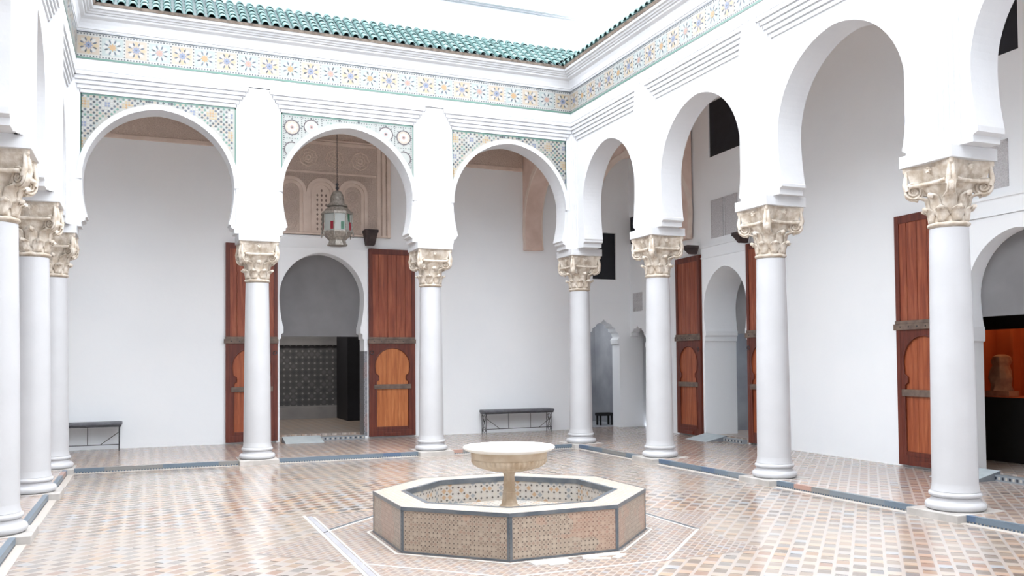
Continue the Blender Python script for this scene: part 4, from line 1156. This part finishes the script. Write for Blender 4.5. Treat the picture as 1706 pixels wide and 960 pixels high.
v = rwpos(-4.20, -0.065); make_ramp('grey ramp plate at the foot of the deep archway in the right wall', (v.x, v.y, 0), RW_RZ, 0.72, 0.46, 0.10)
v = rwpos(1.76, -0.065); make_ramp('grey ramp plate at the far right, beside the foot of the nearest right column', (v.x, v.y, 0), RW_RZ, 0.62, 0.50, 0.12)
def threshold(x0, x1, y, frame):
    mb = MB(); mb.box(x0, x1, y, y+0.10, 0.0, 0.075, 0, rgb(170, 178, 184))
    for i in range(int((x1-x0)/0.05)):
        a = x0+i*0.05
        mb.box(a+0.008, a+0.034, y-0.004, y, 0.02, 0.055, 0, rgb(60, 66, 80) if i % 2 else rgb(232, 226, 216))
    o = mb.build('trim_%d' % n, 'kerb'); struct(o)
    if frame: RW(o)
    else: o.location = (0, YB, 0)
threshold(-4.28, -3.42, -0.16, False); n += 1
threshold(-3.46, -2.85, -0.16, True); n += 1
threshold(2.32, 3.34, -0.16, True); n += 1

# ------------------------------------------------------------ lantern
lan = thing('hanging_lantern', 'ornate metal lantern with coloured glass hanging in the middle back arch', 'lantern', (-4.22, 1.45, 3.66))
def hexp(r, n=8): return [(r*math.cos(2*PI*i/n+PI/8), r*math.sin(2*PI*i/n+PI/8)) for i in range(n)]
def frust(mb, r0, z0, r1, z1, n=8):
    a, b = hexp(r0, n), hexp(r1, n)
    mb.add([(x, y, z0) for x, y in a]+[(x, y, z1) for x, y in b], [(i, (i+1) % n, n+(i+1) % n, n+i) for i in range(n)]+[tuple(range(n))[::-1], tuple(range(n, 2*n))])
mb = MB()
for i in range(54): 
    zz = 1.16+i*0.035
    if i % 2: mb.tube([(0.010*math.cos(2*PI*k/8), 0, zz+0.022*math.sin(2*PI*k/8)) for k in range(8)], 0.0035, 4, 0, True)
    else: mb.tube([(0, 0.010*math.cos(2*PI*k/8), zz+0.022*math.sin(2*PI*k/8)) for k in range(8)], 0.0035, 4, 0, True)
mb.build('chain', 'iron', lan)
MB().lathe([(0.01, 1.16), (0.03, 1.13), (0.012, 1.10), (0.035, 1.06), (0.012, 1.03), (0.02, 1.01)], 12).build('finial', 'iron', lan)
MB().lathe([(0.02, 1.02), (0.07, 1.00), (0.105, 0.94), (0.125, 0.86), (0.13, 0.78), (0.185, 0.74), (0.19, 0.72), (0.12, 0.70)], 24, mod=lambda a, z: 1+0.03*math.cos(12*a)).build('dome', 'silver', lan)
mb = MB(); frust(mb, 0.18, 0.70, 0.27, 0.61); frust(mb, 0.285, 0.61, 0.285, 0.57); mb.build('collar', 'silver', lan)
mb = MB(); frust(mb, 0.285, 0.235, 0.275, 0.26); frust(mb, 0.19, 0.13, 0.285, 0.235); mb.build('collar', 'silver', lan)
for (x, y) in hexp(0.277):
    MB().tube([(x*0.99, y*0.99, 0.25), (x*0.99, y*0.99, 0.59)], 0.011, 6).build('corner_post', 'silver', lan)
    MB().lathe([(0.004, 0.14), (0.014, 0.18), (0.012, 0.24), (0.004, 0.27)], 6, x*1.05, y*1.05).build('drop_pendant', 'silver', lan)
for i in range(8):
    a, b = hexp(0.262)[i], hexp(0.262)[(i+1) % 8]
    pane = MB().add([(a[0], a[1], 0.255), (b[0], b[1], 0.255), (b[0], b[1], 0.575), (a[0], a[1], 0.575)], [(0, 1, 2, 3)]).build('glass_pane', 'g_clear', lan, fix=False)
    for q, (u0, u1, z0, z1) in enumerate([(0.10, 0.38, 0.28, 0.42), (0.58, 0.88, 0.28, 0.42), (0.34, 0.66, 0.43, 0.565)]):
        px = [(a[0]+(b[0]-a[0])*u)*1.012 for u in (u0, u1)]; py = [(a[1]+(b[1]-a[1])*u)*1.012 for u in (u0, u1)]
        mt = ('g_green', 'g_clear', 'g_red', 'g_clear', 'g_green', 'g_clear', 'g_red')[(i*2+q) % 7]
        MB().add([(px[0], py[0], z0), (px[1], py[1], z0), (px[1], py[1], z1), (px[0], py[0], z1)], [(0, 1, 2, 3)]).build('coloured_glass', mt, pane, fix=False)
mb = MB()
frust(mb, 0.17, 0.02, 0.15, 0.10); frust(mb, 0.185, 0.0, 0.185, 0.025); frust(mb, 0.16, 0.10, 0.19, 0.135); mb.build('base_ring', 'silver', lan)
